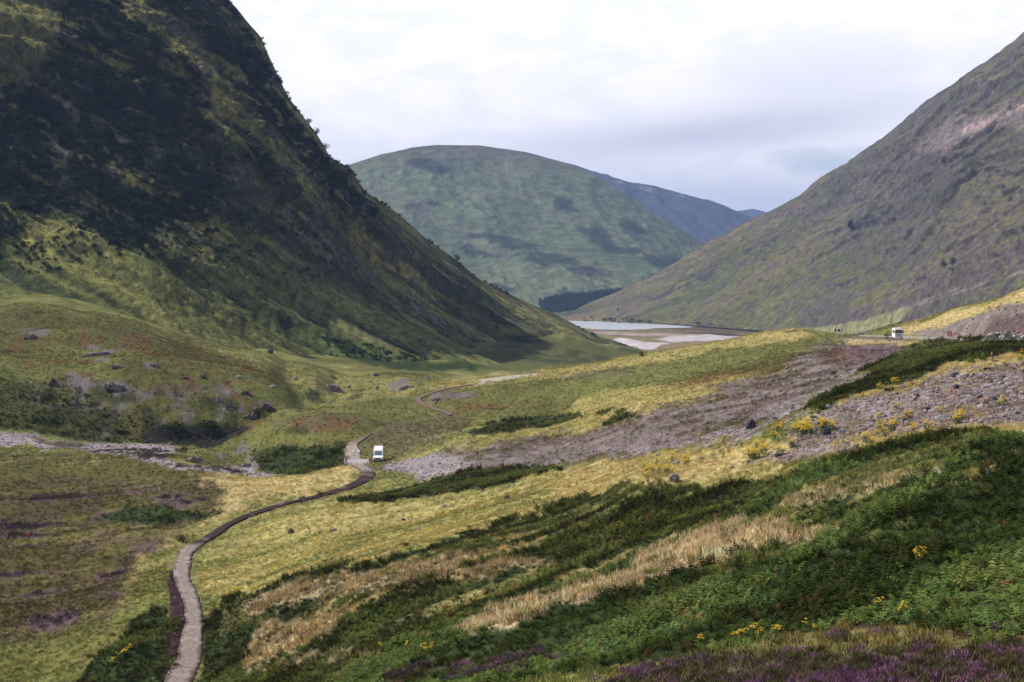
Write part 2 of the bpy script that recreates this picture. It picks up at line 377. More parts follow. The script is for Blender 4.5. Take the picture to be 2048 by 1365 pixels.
# ---- carve: road bench (flat, 7 m wide) on the right; path and river levelled a little
def grid_xy(x, y):
    a = (np.arctan2(x, y)-AZ0)/(AZ1-AZ0)*(NA-1); l = np.interp(np.log(np.hypot(x, y)), ld, np.arange(ND)); return a, l
def sample(G, x, y):
    a, l = grid_xy(np.asarray(x, float), np.asarray(y, float)); a = np.clip(a, 0, NA-1.001); l = np.clip(l, 0, ND-1.001)
    i = a.astype(int); j = l.astype(int); fa = a-i; fl = l-j
    if G.ndim == 3: fa = fa[..., None]; fl = fl[..., None]
    return (G[i, j]*(1-fa)+G[i+1, j]*fa)*(1-fl) + (G[i, j+1]*(1-fa)+G[i+1, j+1]*fa)*fl
def zat(x, y): return sample(Z, x, y)
def hit(u, v, dmin=18, dmax=1500):
    """first point of the ground met by the view ray through a photo pixel"""
    a, b, c = ray(u, v); d = np.exp(np.linspace(math.log(dmin), math.log(dmax), 2500))
    zz = zat(a*d, b*d); under = CAM[2]+c*d <= zz
    k = int(np.argmax(under)) if under.any() else len(d)-1
    if k > 0:
        g0 = CAM[2]+c*d[k-1]-zz[k-1]; g1 = CAM[2]+c*d[k]-zz[k]; dd = d[k-1] + (d[k]-d[k-1])*g0/max(g0-g1, 1e-6)
    else: dd = d[0]
    return np.array([a*dd, b*dd, float(zat(a*dd, b*dd))])
def smooth_line(P, n, it=2):
    P = np.asarray(P, float); s = np.concatenate([[0], np.cumsum(np.hypot(*(P[1:, :2]-P[:-1, :2]).T))]); t = np.linspace(0, s[-1], n)
    Q = np.stack([np.interp(t, s, P[:, k]) for k in range(P.shape[1])], -1)
    for _ in range(it):
        k = max(1, n//(len(P)*3)); ker = np.ones(2*k+1)/(2*k+1)
        Qp = np.concatenate([np.repeat(Q[:1], k, 0), Q, np.repeat(Q[-1:], k, 0)]); Qs = np.stack([np.convolve(Qp[:, c], ker, 'valid') for c in range(Q.shape[1])], -1)
        Qs[0] = Q[0]; Qs[-1] = Q[-1]; Q = Qs
    return Q
ROADC = [(1668,676.0,445),(1720,676.6,428),(1760,677.8,414),(1800,679.6,400),(1840,681.2,386),(1880,682.4,366),(1940,683.5,325),(2000,684,296),(2060,684.5,278),(2150,686,262)]
road = smooth_line([at(u, v, d) for u, v, d in ROADC], 120, 2)
def near_line(L, width, fade):
    if len(L) > 600: L = L[::3]
    """returns weight (1 on the line's bench) and the bench height for grid points"""
    box = (X > L[:, 0].min()-30) & (X < L[:, 0].max()+30) & (Y > L[:, 1].min()-30) & (Y < L[:, 1].max()+30)
    w = np.zeros(X.shape); h = np.zeros(X.shape)
    xs, ys = X[box], Y[box]; best = np.full(xs.shape, 1e9); hz = np.zeros(xs.shape)
    for i in range(len(L)-1):
        a = L[i]; e = L[i+1]-a; t = np.clip(((xs-a[0])*e[0]+(ys-a[1])*e[1])/(e[0]**2+e[1]**2), 0, 1)
        q = np.hypot(xs-a[0]-t*e[0], ys-a[1]-t*e[1]); m = q < best; best[m] = q[m]; hz[m] = (a[2]+t*e[2])[m]
    w[box] = 1-sstep(best, width, width+fade); h[box] = hz; return w, h
w_, h_ = near_line(road, 4.6, 5.0); Z = Z*(1-w_) + (h_-0.12)*w_

PATHC = [(338,1390),(352,1365),(372,1330),(384,1290),(388,1250),(380,1200),(364,1160),(363,1125),(376,1100),(398,1086),(425,1072),(450,1053),(490,1033),(560,1010),(625,996),(680,982),(722,965),(738,950),(728,938),(716,932),(712,918),(704,902),(702,890),(716,881),(745,868),(790,850),(850,838),(905,831),(880,822),(856,812),(838,803),(834,796),(858,789),(905,776),(945,768)]
path_pts = [hit(u, v) for u, v in PATHC]
path = smooth_line(path_pts, 1500, 2)
zz = zat(path[:, 0], path[:, 1]); ker = np.ones(41)/41; path[:, 2] = np.convolve(np.concatenate([np.repeat(zz[:1], 20), zz, np.repeat(zz[-1:], 20)]), ker, 'valid')
w_, h_ = near_line(path, 1.6, 2.2); Z = Z*(1-w_) + (h_-0.10)*w_
U, V = project(np.stack([X, Y, Z], -1))
# what shows: nothing nearer in its column stands higher in the picture
run = np.minimum.accumulate(V, axis=1); VIS = V <= run + 6.0
FR = (U > -60) & (U < 2110) & (V < 1430)

# ---- ground cover classes (albedo) ------------------------------------------------
C_ = dict(olive=(.085,.082,.024), green=(.140,.152,.046), yellow=(.290,.256,.096), gold=(.40,.320,.150), straw=(.47,.375,.245), moor=(.060,.045,.018),
          purple=(.095,.055,.085), hbrown=(.095,.070,.060), scree=(.190,.160,.158), gravel=(.25,.22,.24), fern=(.016,.028,.008), ferndull=(.050,.062,.020),
          peat=(.020,.012,.014), rust=(.115,.055,.025), rock=(.135,.118,.125), sand=(.33,.27,.24), pale=(.36,.33,.31))
C_ = {k: np.array(v) for k, v in C_.items()}
col = np.empty(X.shape+(3,)); 
# general grass: greener in the middle distance, drier on swells
n_a = fbm(X/22, Y/22, 4, 5); n_b = fbm(X/6, Y/6, 4, 6); n_c = afbm((X+Y*0.25)/16, (Y-X*0.25)/3.0, 4, 8)
col[:] = C_['green']
def blend(w, c):
    global col
    w = np.clip(w, 0, 1)[..., None]; col = col*(1-w) + (C_[c] if isinstance(c, str) else np.array(c))*w
blend(sstep(n_a+n_b*0.6, -0.1, 0.5)*0.7, 'olive'); blend(sstep(n_c+0.3*n_a, 0.05, 0.5)*0.6, 'yellow')
DOM = 9.0*np.clip(260/D2, 0.35, 1.5)
W1 = fbm(A2/.030, L2*13, 5, 41); W2 = fbm(A2/.030+31, L2*13+9, 5, 43)
Uw = U + W1*34; Vw = V + W2*13
W3 = fbm(A2/.007+3, L2*48, 4, 45)
def region(poly, feather=6, ragged=9): return sstep(poly_sd(Uw, Vw, poly) + W3*ragged, -feather, feather)
def paint(cls, poly, amt=1.0, feather=6, ragged=9, noise=None, lo=0, hi=0.4):
    w = region(poly, feather, ragged)*amt
    if noise is not None: w = w*sstep(noise, lo, hi)
    blend(w, cls); return w
# left moor (heather, sedge)
MOOR = [(-60,905),(140,915),(300,905),(420,925),(500,960),(560,985),(420,1040),(340,1090),(290,1110),(250,1180),(220,1250),(120,1270),(0,1300),(-60,1320)]
paint('moor', MOOR, .95, 34, 44); paint('olive', MOOR, .6, 20, 24, n_b+n_c*.6, -.25, .25); paint('yellow', MOOR, .25, 20, 20, n_c+n_a*.5, .05, .4); paint('hbrown', MOOR, .4, 20, 20, -n_b+n_c*.5, .05, .4)
hz = afbm(X/9, Y/7, 4, 77)
paint('purple', [(-60,965),(180,975),(450,990),(440,1050),(250,1130),(240,1200),(60,1200),(-60,1180)], .65, 14, 14, hz, .05, .40)
paint('purple', [(60,1235),(150,1225),(180,1245),(120,1265),(60,1262)], .9, 8, 9)
paint('purple', [(60,995),(150,990),(210,1000),(150,1008),(70,1006)], .8, 6, 6)
paint('olive', [(-60,925),(130,925),(330,915),(450,950),(330,965),(120,960),(-60,965)], .8, 12, 8)
paint('green', [(-60,1310),(100,1270),(250,1240),(330,1200),(345,1260),(330,1330),(200,1390),(-60,1400)], .5, 24, 22); paint('olive', [(-60,1290),(120,1255),(330,1200),(345,1290),(200,1400),(-60,1400)], .65, 24, 22, n_b+n_c*.5, -.3, .2)
paint('yellow', [(-60,1330),(120,1290),(260,1250),(335,1215),(300,1300),(150,1350),(-60,1370)], .3, 16, 12, n_b, -.1, .4)
# golden grass strips beside the path
paint('yellow', [(230,1200),(270,1120),(350,1090),(420,1050),(560,1000),(640,985),(720,950),(690,932),(560,950),(440,940),(500,985),(420,1035),(340,1085),(250,1150)], .75, 20, 24)
paint('gold', [(400,945),(560,950),(690,935),(730,942),(700,965),(600,985),(500,1000),(430,1030),(440,990),(400,960)], .85, 18, 26)
# big meadow
MEAD = [(400,1105),(480,1050),(640,1008),(760,975),(880,990),(1120,940),(1300,900),(1500,870),(1600,905),(1560,960),(1300,985),(1000,1060),(700,1130),(480,1190),(430,1200),(390,1160)]
paint('yellow', MEAD, 1, 8, 7); paint('green', MEAD, .8, 8, 8, n_c+n_a*.3, -.12, .28); paint('gold', MEAD, .55, 8, 8, afbm((X+Y*.25)/30, (Y-X*.25)/4, 4, 91), .05, .45)
paint('gold', [(1100,1010),(1120,945),(1300,905),(1480,885),(1560,930),(1400,955),(1250,985)], .6, 10, 9)
# middle ridge
RID = [(400,915),(500,855),(600,815),(700,790),(760,775),(840,770),(960,755),(1100,740),(1300,700),(1500,665),(1640,660),(1640,680),(1500,745),(1300,775),(1200,790),(1150,830),(950,845),(800,900),(760,940),(690,925),(560,945),(440,935)]
paint('olive', RID, .8, 8, 8); paint('green', RID, .5, 8, 8, n_b, -.2, .3)
paint('yellow', [(560,815),(640,800),(720,780),(830,765),(960,755),(1100,738),(1300,702),(1480,672),(1600,655),(1650,665),(1600,690),(1420,705),(1250,735),(1120,760),(1000,762),(880,778),(780,790),(660,812)], .9, 6, 6)
paint('green', [(1120,770),(1300,730),(1500,705),(1520,720),(1350,760),(1200,790),(1000,800)], .6, 9, 9)
paint('gold', [(1540,668),(1600,655),(1640,662),(1620,680),(1560,690)], .5, 8, 6)
paint('yellow', [(1160,800),(1350,765),(1560,735),(1650,710),(1600,740),(1450,790),(1300,830),(1150,870),(1000,895),(900,900),(780,935),(760,920),(900,880),(1050,850),(1150,820)], .85, 7, 7)
paint('gold', [(1200,825),(1400,780),(1560,745),(1500,775),(1350,815),(1200,850)], .5, 8, 8)
paint('hbrown', [(690,895),(760,850),(900,835),(960,845),(900,880),(800,905)], .45, 9, 9)
paint('hbrown', [(530,850),(640,825),(740,835),(720,855),(600,865)], .55, 8, 8)
paint('rust', [(880,825),(960,805),(1060,800),(1000,815),(940,832)], .45, 7, 7)
paint('hbrown', [(860,800),(900,780),(960,785),(900,805)], .6, 6, 6)
paint('rust', [(1340,770),(1420,745),(1560,725),(1640,690),(1650,700),(1580,735),(1450,762),(1380,778)], .6, 8, 9)
paint('olive', [(1440,750),(1560,715),(1660,672),(1680,680),(1620,720),(1520,745)], .6, 7, 8)
paint('purple', [(1100,755),(1200,740),(1280,735),(1240,752),(1130,765)], .3, 7, 7)
# heather-brown scree fan
FAN = [(790,945),(760,925),(860,915),(950,890),(1100,870),(1220,850),(1320,815),(1450,780),(1560,740),(1640,690),(1690,675),(1830,680),(1790,720),(1720,745),(1640,780),(1530,850),(1420,880),(1290,905),(1130,935),(960,945)]
paint('hbrown', FAN, 1, 12, 16); fan_n = fbm(X/3.5, Y/5, 4, 55)
paint('scree', FAN, .8, 12, 16, fan_n, -.2, .25); paint('olive', FAN, .5, 12, 14, n_b-fan_n*.3, .12, .4)
paint('scree', [(840,935),(1000,905),(1200,880),(1350,850),(1300,880),(1150,915),(1000,935)], .5, 8, 8)
paint('gravel', [(770,930),(830,915),(900,912),(960,925),(900,945),(820,955)], .9, 6, 7)
paint('gravel', [(1400,885),(1500,850),(1600,800),(1700,750),(1760,725),(1680,775),(1570,840),(1480,880)], .85, 7, 9)
paint('gravel', [(1180,905),(1300,885),(1440,870),(1400,890),(1290,905)], .5, 7, 9)
paint('rust', [(1640,700),(1700,685),(1760,690),(1740,710),(1660,725)], .5, 8, 8); paint('purple', [(1700,700),(1780,688),(1800,700),(1740,720),(1690,730)], .45, 8, 9)
paint('gold', [(1650,676),(1760,672),(1900,681),(1830,690),(1700,683)], .6, 4, 4)
# verge and slope beyond the road
paint('gold', [(1780,662),(1850,640),(1960,605),(2060,575),(2160,560),(2160,585),(2020,610),(1900,645),(1830,668)], .9, 4, 4)
paint('scree', [(1830,668),(1900,645),(2020,610),(2160,570),(2160,690),(1980,688),(1860,680)], .95, 4, 5); paint('hbrown', [(1860,672),(1950,640),(2060,600),(2060,680),(1930,684)], .6, 5, 7, fan_n, -.05, .2)
paint('hbrown', [(1960,670),(1990,640),(2048,622),(2160,610),(2160,690),(2000,690)], .9, 4, 5); paint('purple', [(1985,650),(2010,635),(2048,640),(2048,660),(1990,662)], .35, 8, 10)
MND = [(880,742),(960,700),(1000,672),(1080,668),(1180,682),(1300,705),(1330,716),(1290,722),(1100,742),(960,752)]
blend(region(MND, 8, 8)*sstep(D2, 560, 640)*.85, (.070,.075,.022)); blend(region(MND, 8, 8)*sstep(D2, 560, 640)*sstep(n_a+n_b*.5, -.02, .25)*.8, (.030,.040,.016))
blend(region([(560,700),(900,740),(1130,738),(900,765),(640,750)], 10, 10)*sstep(D2, 520, 600)*sstep(n_a, -.1, .25)*.6, 'olive')
# upper right stony slope
SLOPE = [(1560,880),(1620,815),(1720,770),(1830,730),(1950,700),(2160,690),(2160,880),(2048,885),(1950,870),(1850,880),(1700,905),(1600,920),(1400,940),(1350,955),(1440,905)]
paint('gold', SLOPE, .8, 7, 8); 
STON = [(1560,870),(1640,820),(1740,800),(1830,770),(1920,745),(2160,715),(2160,840),(1960,850),(1840,860),(1720,880),(1600,905)]
st_n = fbm(X/2.6, Y/4, 4, 61); paint('scree', STON, .95, 9, 12, st_n, -.75, -.2); paint('hbrown', STON, .4, 9, 9, -st_n, .0, .3); paint('gravel', STON, .6, 9, 9, st_n, .12, .35)
paint('scree', [(1500,930),(1590,905),(1700,890),(1690,905),(1600,925)], .9, 6, 8)
# bracken beds and clearings
FERNS = {
 'main': [(1000,1060),(1100,1010),(1200,985),(1330,968),(1450,975),(1520,965),(1600,950),(1650,925),(1720,900),(1820,880),(1900,870),(1985,860),(2060,880),(2160,880),(2160,1310),(1990,1290),(1800,1250),(1600,1270),(1450,1300),(1250,1330),(1100,1360),(1000,1400),(380,1400),(400,1330),(410,1250),(430,1200),(480,1190),(600,1150),(700,1130),(790,1105),(900,1078),(990,1058)],
 'left': [(150,1400),(180,1340),(240,1290),(280,1230),(320,1205),(345,1230),(352,1290),(345,1330),(330,1365),(300,1400)],
 'mid1': [(670,1008),(760,985),(860,955),(950,943),(1100,934),(1120,942),(1000,965),(900,985),(760,1008)],
 'mid2': [(496,925),(510,905),(560,895),(640,890),(690,882),(695,930),(640,945),(560,944),(510,935)],
 'mid3': [(940,862),(1000,842),(1090,828),(1165,826),(1170,834),(1060,855),(960,870)],
 'mid4': [(1195,842),(1215,828),(1255,822),(1262,832),(1210,846)],
 'tri':  [(1610,825),(1650,800),(1720,755),(1790,720),(1850,688),(1960,680),(2160,680),(2160,700),(2000,708),(1900,735),(1780,775),(1700,805)],
 'knoll':[(205,1040),(260,1012),(330,1008),(380,1020),(440,1018),(400,1030),(300,1048)],
 'far1': [(620,690),(680,700),(780,715),(880,722),(960,735),(930,742),(800,738),(700,720)],
 'bank': [(-60,765),(40,752),(110,760),(170,800),(260,830),(330,860),(300,885),(180,880),(60,862),(-60,860)],
}
fern = np.zeros(X.shape)
for k, pl in FERNS.items():
    w = region(pl, 4, 11 if k == 'main' else 6); fern = np.maximum(fern, w)
CLEAR = [ # straw grass clearings within the bracken
 [(1300,1100),(1380,1065),(1480,1045),(1560,1040),(1580,1055),(1645,1060),(1640,1075),(1500,1105),(1350,1150),(1200,1195),(1080,1232),(930,1268),(900,1262),(960,1232),(1100,1190),(1260,1152),(1280,1125)],
 [(500,1270),(540,1245),(640,1240),(700,1225),(680,1270),(600,1300),(510,1330),(480,1325)],
 [(490,1200),(600,1165),(760,1130),(900,1110),(1000,1100),(900,1150),(760,1180),(640,1200),(500,1235)],
 [(920,1150),(1000,1125),(1100,1110),(1060,1140),(960,1160)],
 [(1560,985),(1700,965),(1850,930),(1880,940),(1740,985),(1600,1020),(1560,1010)],
 [(1120,1075),(1190,1055),(1260,1045),(1240,1070),(1150,1090)],
 [(480,1335),(640,1305),(760,1295),(740,1310),(600,1335),(490,1345)],
]
CW = [1, .85, .75, .8, .45, .5, .6]
clear = np.zeros(X.shape)
for pl, a in zip(CLEAR, CW): clear = np.maximum(clear, region(pl, 6, 14)*a)
thin = region([(430,1200),(700,1130),(1000,1085),(1150,1070),(1120,1110),(900,1180),(700,1240),(640,1300),(480,1340),(450,1260)], 16, 20)*0.5   # ragged bracken among straw
gapn = afbm((X+Y*.28)/15, (Y-X*.28)/4.0, 4, 707) + W3*.3
gaps = sstep(gapn, .10, .26)*region(FERNS['main'], 10, 10)*sstep(V, 1290, 1200)*sstep(D2, 58, 75)*.85
FERN = np.clip(fern*(1-clear)*(1-gaps)*(1-thin*sstep(W3+n_b, -.2, .25)), 0, 1)
blend(fern*.9, 'ferndull'); blend(gaps*fern*.8, (.17,.165,.055)); blend(gaps*fern*sstep(n_b, .05, .3)*.5, 'gold'); blend(clear, 'straw'); blend(clear*sstep(n_b, 0, .4)*.5, 'gold'); blend(thin*fern*.8*sstep(n_b+W3, -.3, .3), (.30,.20,.10))
blend(FERN*.85, 'fern'); blend(FERN*sstep(n_b+W3*.6, .0, .35)*.5, (.045,.060,.018))
# heather foreground
HEA = [(700,1400),(760,1345),(900,1330),(1100,1320),(1250,1330),(1420,1310),(1600,1300),(1850,1290),(2000,1280),(2160,1270),(2160,1440),(700,1440)]
HEA2 = [(1130,1400),(1280,1350),(1420,1320),(1560,1310),(1750,1310),(1900,1300),(2160,1290),(2160,1440),(1100,1440)]
HEATH = np.maximum(region([(760,1345),(900,1330),(1100,1308),(1120,1318),(950,1350),(800,1362)], 8, 10)*.8, region(HEA2, 10, 14))
blend(HEATH*.9, (.085,.062,.045)); blend(HEATH*sstep(hz+n_b*.5, -.1, .3)*.8, 'purple')
SEDGE = region([(1500,1300),(1600,1262),(1850,1255),(2050,1240),(2160,1240),(2160,1300),(1800,1310)], 8, 12); blend(SEDGE*.7, (.13,.10,.04))
# river bed, gorge, rocks
RIV = [(-60,862),(0,862),(80,875),(180,885),(280,888),(350,892),(358,905),(330,922),(250,912),(160,900),(60,895),(-60,890)]
RIVW = region(RIV, 3, 5); blend(RIVW, 'gravel')
R2 = [(270,920),(330,915),(360,925),(480,935),(560,945),(520,950),(400,942),(330,930)]; r2w = region(R2, 3, 4); blend(r2w, 'gravel')
paint('fern', [(80,880),(160,882),(180,895),(110,896)], .9, 3, 4); paint('rust', [(60,878),(110,880),(150,890),(100,892)], .5, 3, 4)
KN0 = [(-60,600),(240,640),(500,735),(640,750),(560,815),(470,880),(300,885),(-60,862)]
blend(region(KN0, 16, 14)*.7, (.060,.062,.018)); KN1 = [(-60,700),(180,690),(400,720),(560,765),(700,765),(840,770),(700,800),(560,820),(430,790),(300,770),(120,765),(-60,760)]
blend(region(KN1,10,10)*.8, (.088,.092,.026)); blend(region(KN1,10,10)*sstep(n_b+n_c*.6, 0, .35)*.5, (.045,.050,.016)); paint('green', KN1, .5, 10, 10, n_a, -.1, .3); paint('yellow', [(560,750),(700,745),(830,765),(760,790),(620,800)], .45, 9, 9)
paint('olive', [(-60,600),(100,600),(240,640),(500,720),(420,735),(200,700),(-60,690)], .6, 14, 10)
FACE = [(60,765),(200,760),(330,775),(450,770),(540,800),(560,830),(470,880),(300,885),(150,870),(60,830)]
paint('olive', FACE, .8, 9, 9); paint('rust', FACE, .45, 9, 9, n_b, 0, .35); paint('rock', FACE, .6, 9, 9, fbm(X/5, Z/2.5, 4, 71), .10, .22)
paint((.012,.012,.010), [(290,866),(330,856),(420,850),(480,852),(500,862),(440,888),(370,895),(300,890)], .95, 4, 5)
cl_ = region([(0,700),(200,660),(420,700),(560,760),(500,800),(300,780),(100,760)], 12, 16); blend(cl_*sstep(W3+n_b, 0, .4)*.6, 'rust')
paint('fern', [(70,770),(200,765),(300,790),(480,800),(540,830),(440,850),(300,870),(150,868),(60,840)], .75, 9, 12, n_b+W3*.6, -.25, .2)
paint('fern', [(595,768),(640,785),(665,800),(640,806),(600,785)], .9, 4, 5); paint('fern', [(700,786),(730,782),(725,792),(690,796)], .8, 3, 4)
paint('rust', [(560,838),(640,828),(730,838),(700,862),(580,866)], .6, 7, 8, n_b, -.2, .2); paint('fern', [(560,862),(610,858),(610,872),(560,876)], .8, 4, 4)
paint('green', [(620,800),(760,790),(830,800),(850,830),(740,845),(650,820)], .4, 8, 8)
for rc in [(200,705,30,8),(232,725,20,6),(228,768,26,12),(60,668,22,9),(310,728,20,5),(140,775,25,20),(152,792,12,14),(660,772,16,8),(300,735,14,5),(520,812,34,15),(455,795,14,12),(470,905,22,12),(500,925,18,9),(800,770,24,9),(905,790,24,5)]:
    a = sstep(1-np.hypot((Uw-rc[0])/rc[2], (Vw-rc[1])/rc[3])+W3*1.6+n_b*.6, .05, .5); blend(a*.8, 'rock')
paint('peat', [(20,1052),(60,1045),(95,1050),(70,1062),(25,1060)], .95, 3, 4); paint('peat', [(58,1090),(85,1088),(80,1094),(60,1096)], .9, 2, 3)
# mud beside the path
MUD1 = [(338,1365),(352,1330),(356,1280),(350,1230),(346,1180),(346,1145)]
MUDA = [(420,1075),(450,1050),(500,1028),(560,1007),(625,993),(685,977),(722,960),(740,945),(726,934)]
blend(sstep(line_sd(U, V, MUD1, 9)+W3*9, -2, 3)*.95, 'peat')
blend(region([(700,930),(740,935),(780,938),(770,950),(740,945)], 3, 3)*.6, 'hbrown')
# paler trodden line on the far slope
paint('pale', [(944,770),(990,756),(1080,744),(1075,750),(1000,762)], .8, 2, 2)
# outer fields of the neighbouring slopes stay grassy
dist_v = 1 + 0.22*fbm(X/3, Y/3, 3, 81); col *= dist_v[..., None]
col = np.clip(col, 0.004, 0.6)

# the sheet goes on outside the picture: coarser columns round the camera, same heights
az_out = np.concatenate([np.linspace(R(-178), R(-23), 60)]), np.concatenate([np.linspace(R(23), R(178), 60)])
az_full = np.concatenate([az_out[0], az_in, az_out[1]])
def outer(G, side): return np.repeat(G[:1] if side < 0 else G[-1:], 60, 0)
Zo_l = outer(Z, -1).copy(); Zo_r = outer(Z, 1).copy()
k_l = sstep(-az_out[0], R(40), R(110))[:, None]; k_r = sstep(az_out[1], R(40), R(110))[:, None]
Dr = np.exp(ld)[None]; Zback = 117 + 0.10*Dr                       # behind the camera the hillside climbs
Zo_l = Zo_l*(1-k_l) + Zback*k_l; Zo_r = Zo_r*(1-k_r) + Zback*k_r
Zf = np.concatenate([Zo_l, Z, Zo_r]); Cf = np.concatenate([outer(col, -1), col, outer(col, 1)])
Af, Lf = np.meshgrid(az_full, ld, indexing='ij'); Df = np.exp(Lf)
Pf = np.stack([np.sin(Af)*Df, np.cos(Af)*Df, Zf], -1)
MAT_NEAR = ground_mat('glen_turf', 1.1, 5.0, 0.35, 0.08, 0.33)
ter = link('hillside', grid_mesh('hillside', Pf, Cf), MAT_NEAR); tag(ter, 'grass, heather and bracken ground of the glen floor and near slopes', kind='structure')
print('near terrain', round(time.time()-T0, 1))
# ------------------------------------------------------------------ mountains: sheets with a foot, a crest and a far side
def mountain(name, ctrl, foot, crest, u0, u1, nu, nt, disp, colour, mat, label, back=0.35, tpow=1.0, backn=30, crest_fade=0.42, crest_w=.05):
    """ctrl: (u, v, distance) points; foot/crest: photo rows over columns"""
    f = tps([(a/500, b/500) for a, b, c in ctrl], np.log(np.array([c for a, b, c in ctrl], float)), 1e-4)
    us = np.linspace(u0, u1, nu); vf = np.interp(us, *zip(*foot)); vc = np.interp(us, *zip(*crest))
    t = np.linspace(0, 1, nt)**tpow
    Vv = vf[:, None] + (vc-vf)[:, None]*t[None]; Uu = np.repeat(us[:, None], nt, 1)
    lc = f(np.stack([Uu[::8, ::8]/500, Vv[::8, ::8]/500], -1)) if False else None
    iu = np.linspace(0, nu-1, max(24, nu//14)); it = np.linspace(0, nt-1, max(20, nt//12))
    Uc = np.interp(iu, np.arange(nu), us)[:, None]; Vc = np.interp(iu, np.arange(nu), vf)[:, None] + (np.interp(iu, np.arange(nu), vc)-np.interp(iu, np.arange(nu), vf))[:, None]*np.interp(it, np.arange(nt), t)[None]
    Lc = f(np.stack([np.broadcast_to(Uc/500, Vc.shape), Vc/500], -1))
    tmp = cubic_axis(Lc, 0, iu[1], len(iu), np.arange(nu)); Ld = cubic_axis(tmp.T.copy(), 0, it[1], len(it), np.arange(nt)).T
    D = np.exp(Ld); P = at(Uu, Vv, D)
    # far side
    a, b, _ = ray(us, vc); s = np.linspace(0, 1, backn+1)[1:]
    dB = D[:, -1:]*(1+back*s[None]); zB = P[:, -1, 2][:, None] - (P[:, -1, 2][:, None]+5)*sstep(s, -0.15, 1.0)[None]*1.0 + 0
    zB = P[:, -1, 2][:, None] + (zB - zB[:, :1])
    B = np.stack([a[:, None]*dB, b[:, None]*dB, zB], -1); P = np.concatenate([P, B], 1)
    du = np.gradient(P, axis=0); dt = np.gradient(P, axis=1); N = np.cross(du, dt); N /= np.linalg.norm(N, axis=-1, keepdims=True)+1e-9
    if N[nu//2, nt//2, 1] > 0: N = -N
    T = np.concatenate([np.broadcast_to(t, (nu, nt)), np.ones((nu, backn))+s[None]], 1)
    fade = sstep(T, -0.01, 0.06)*(1-(1-crest_fade)*np.exp(-((T-1)/crest_w)**2))
    h = disp(P, T); P2 = P + N*(h*fade)[..., None]
    UU, VV = project(P2)
    du = np.gradient(P2, axis=0); dt = np.gradient(P2, axis=1); n2 = np.cross(du, dt); n2 /= np.linalg.norm(n2, axis=-1, keepdims=True)+1e-9
    n2 *= np.sign((n2*N).sum(-1, keepdims=True)+1e-9)
    c = colour(P2, UU, VV, h, n2, T)
    me = grid_mesh(name, P2, np.clip(c, .003, .6)); o = link(name, me, mat); tag(o, label, kind='structure')
    return dict(P=P2, U=UU, V=VV, T=T, N=n2, h=h, o=o, nu=nu, nt=nt, c=c)

def mixc(c, w, k):
    w = np.clip(w, 0, 1)[..., None]; return c*(1-w) + (C_[k] if isinstance(k, str) else np.array(k))*w

# ---- left mountain
CR_L = [(-150,-620),(0,-560),(300,-160),(455,0),(520,75),(552,148),(575,195),(632,270),(660,318),(700,338),(730,385),(790,425),(850,478),(905,515),(960,560),(1040,600),(1110,632),(1180,668),(1240,688),(1292,712),(1320,722)]
FT_L = [(-150,640),(0,640),(230,680),(500,745),(750,770),(1000,760),(1150,740),(1320,730)]
CT_L = [(-150,640,660),(0,640,640),(0,600,680),(250,660,660),(500,735,630),(750,760,640),(1000,750,800),(1150,735,960),(1320,726,1140),(0,300,800),(0,0,900),(-150,300,780),(-150,-600,1150),(0,-560,1120),
        (300,-160,1000),(300,100,880),(300,400,760),(300,550,700),(455,0,960),(552,148,985),(632,270,1000),(700,338,1020),(600,450,850),(500,300,850),(790,425,1060),(905,515,1110),(750,600,860),(900,650,920),(1040,600,1180),(1110,632,1210),(1180,668,1240),(1292,712,1270)]
def gl(P, kx=1.0):   # coordinates along and across the fall of the spurs
    return P @ np.array([.49, .22, .85]), P @ np.array([.60, .62, -.50])
def disp_L(P, T):
    p, q = gl(P); w = fbm(p/90, q/90, 3, 101)*26
    rib = ridged((p+w)/62, q/300, 4, 103, .5); fine = ridged((p+w)/19, q/150, 4, 105, .6)
    cr = afbm((p+w)/34, q/150, 4, 107)
    step = sstep(cr, .0, .12)
    up = sstep(P[..., 2], 95, 150)
    return (rib-.62)*46*(.5+.5*up) + (fine-.62)*13 + step*8*up - 4 + fbm(q/9, p/6, 5, 109, .62)*4.2*(.4+.6*up)
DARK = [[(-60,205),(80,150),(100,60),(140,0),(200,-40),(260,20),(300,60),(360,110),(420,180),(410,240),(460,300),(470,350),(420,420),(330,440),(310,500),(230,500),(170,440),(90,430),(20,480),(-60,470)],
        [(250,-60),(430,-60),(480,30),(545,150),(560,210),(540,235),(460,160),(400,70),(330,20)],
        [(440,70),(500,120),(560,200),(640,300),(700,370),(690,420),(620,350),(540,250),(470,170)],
        [(640,350),(700,380),(760,430),(740,450),(660,410)],[(480,240),(560,330),(600,390),(560,420),(500,350)]]
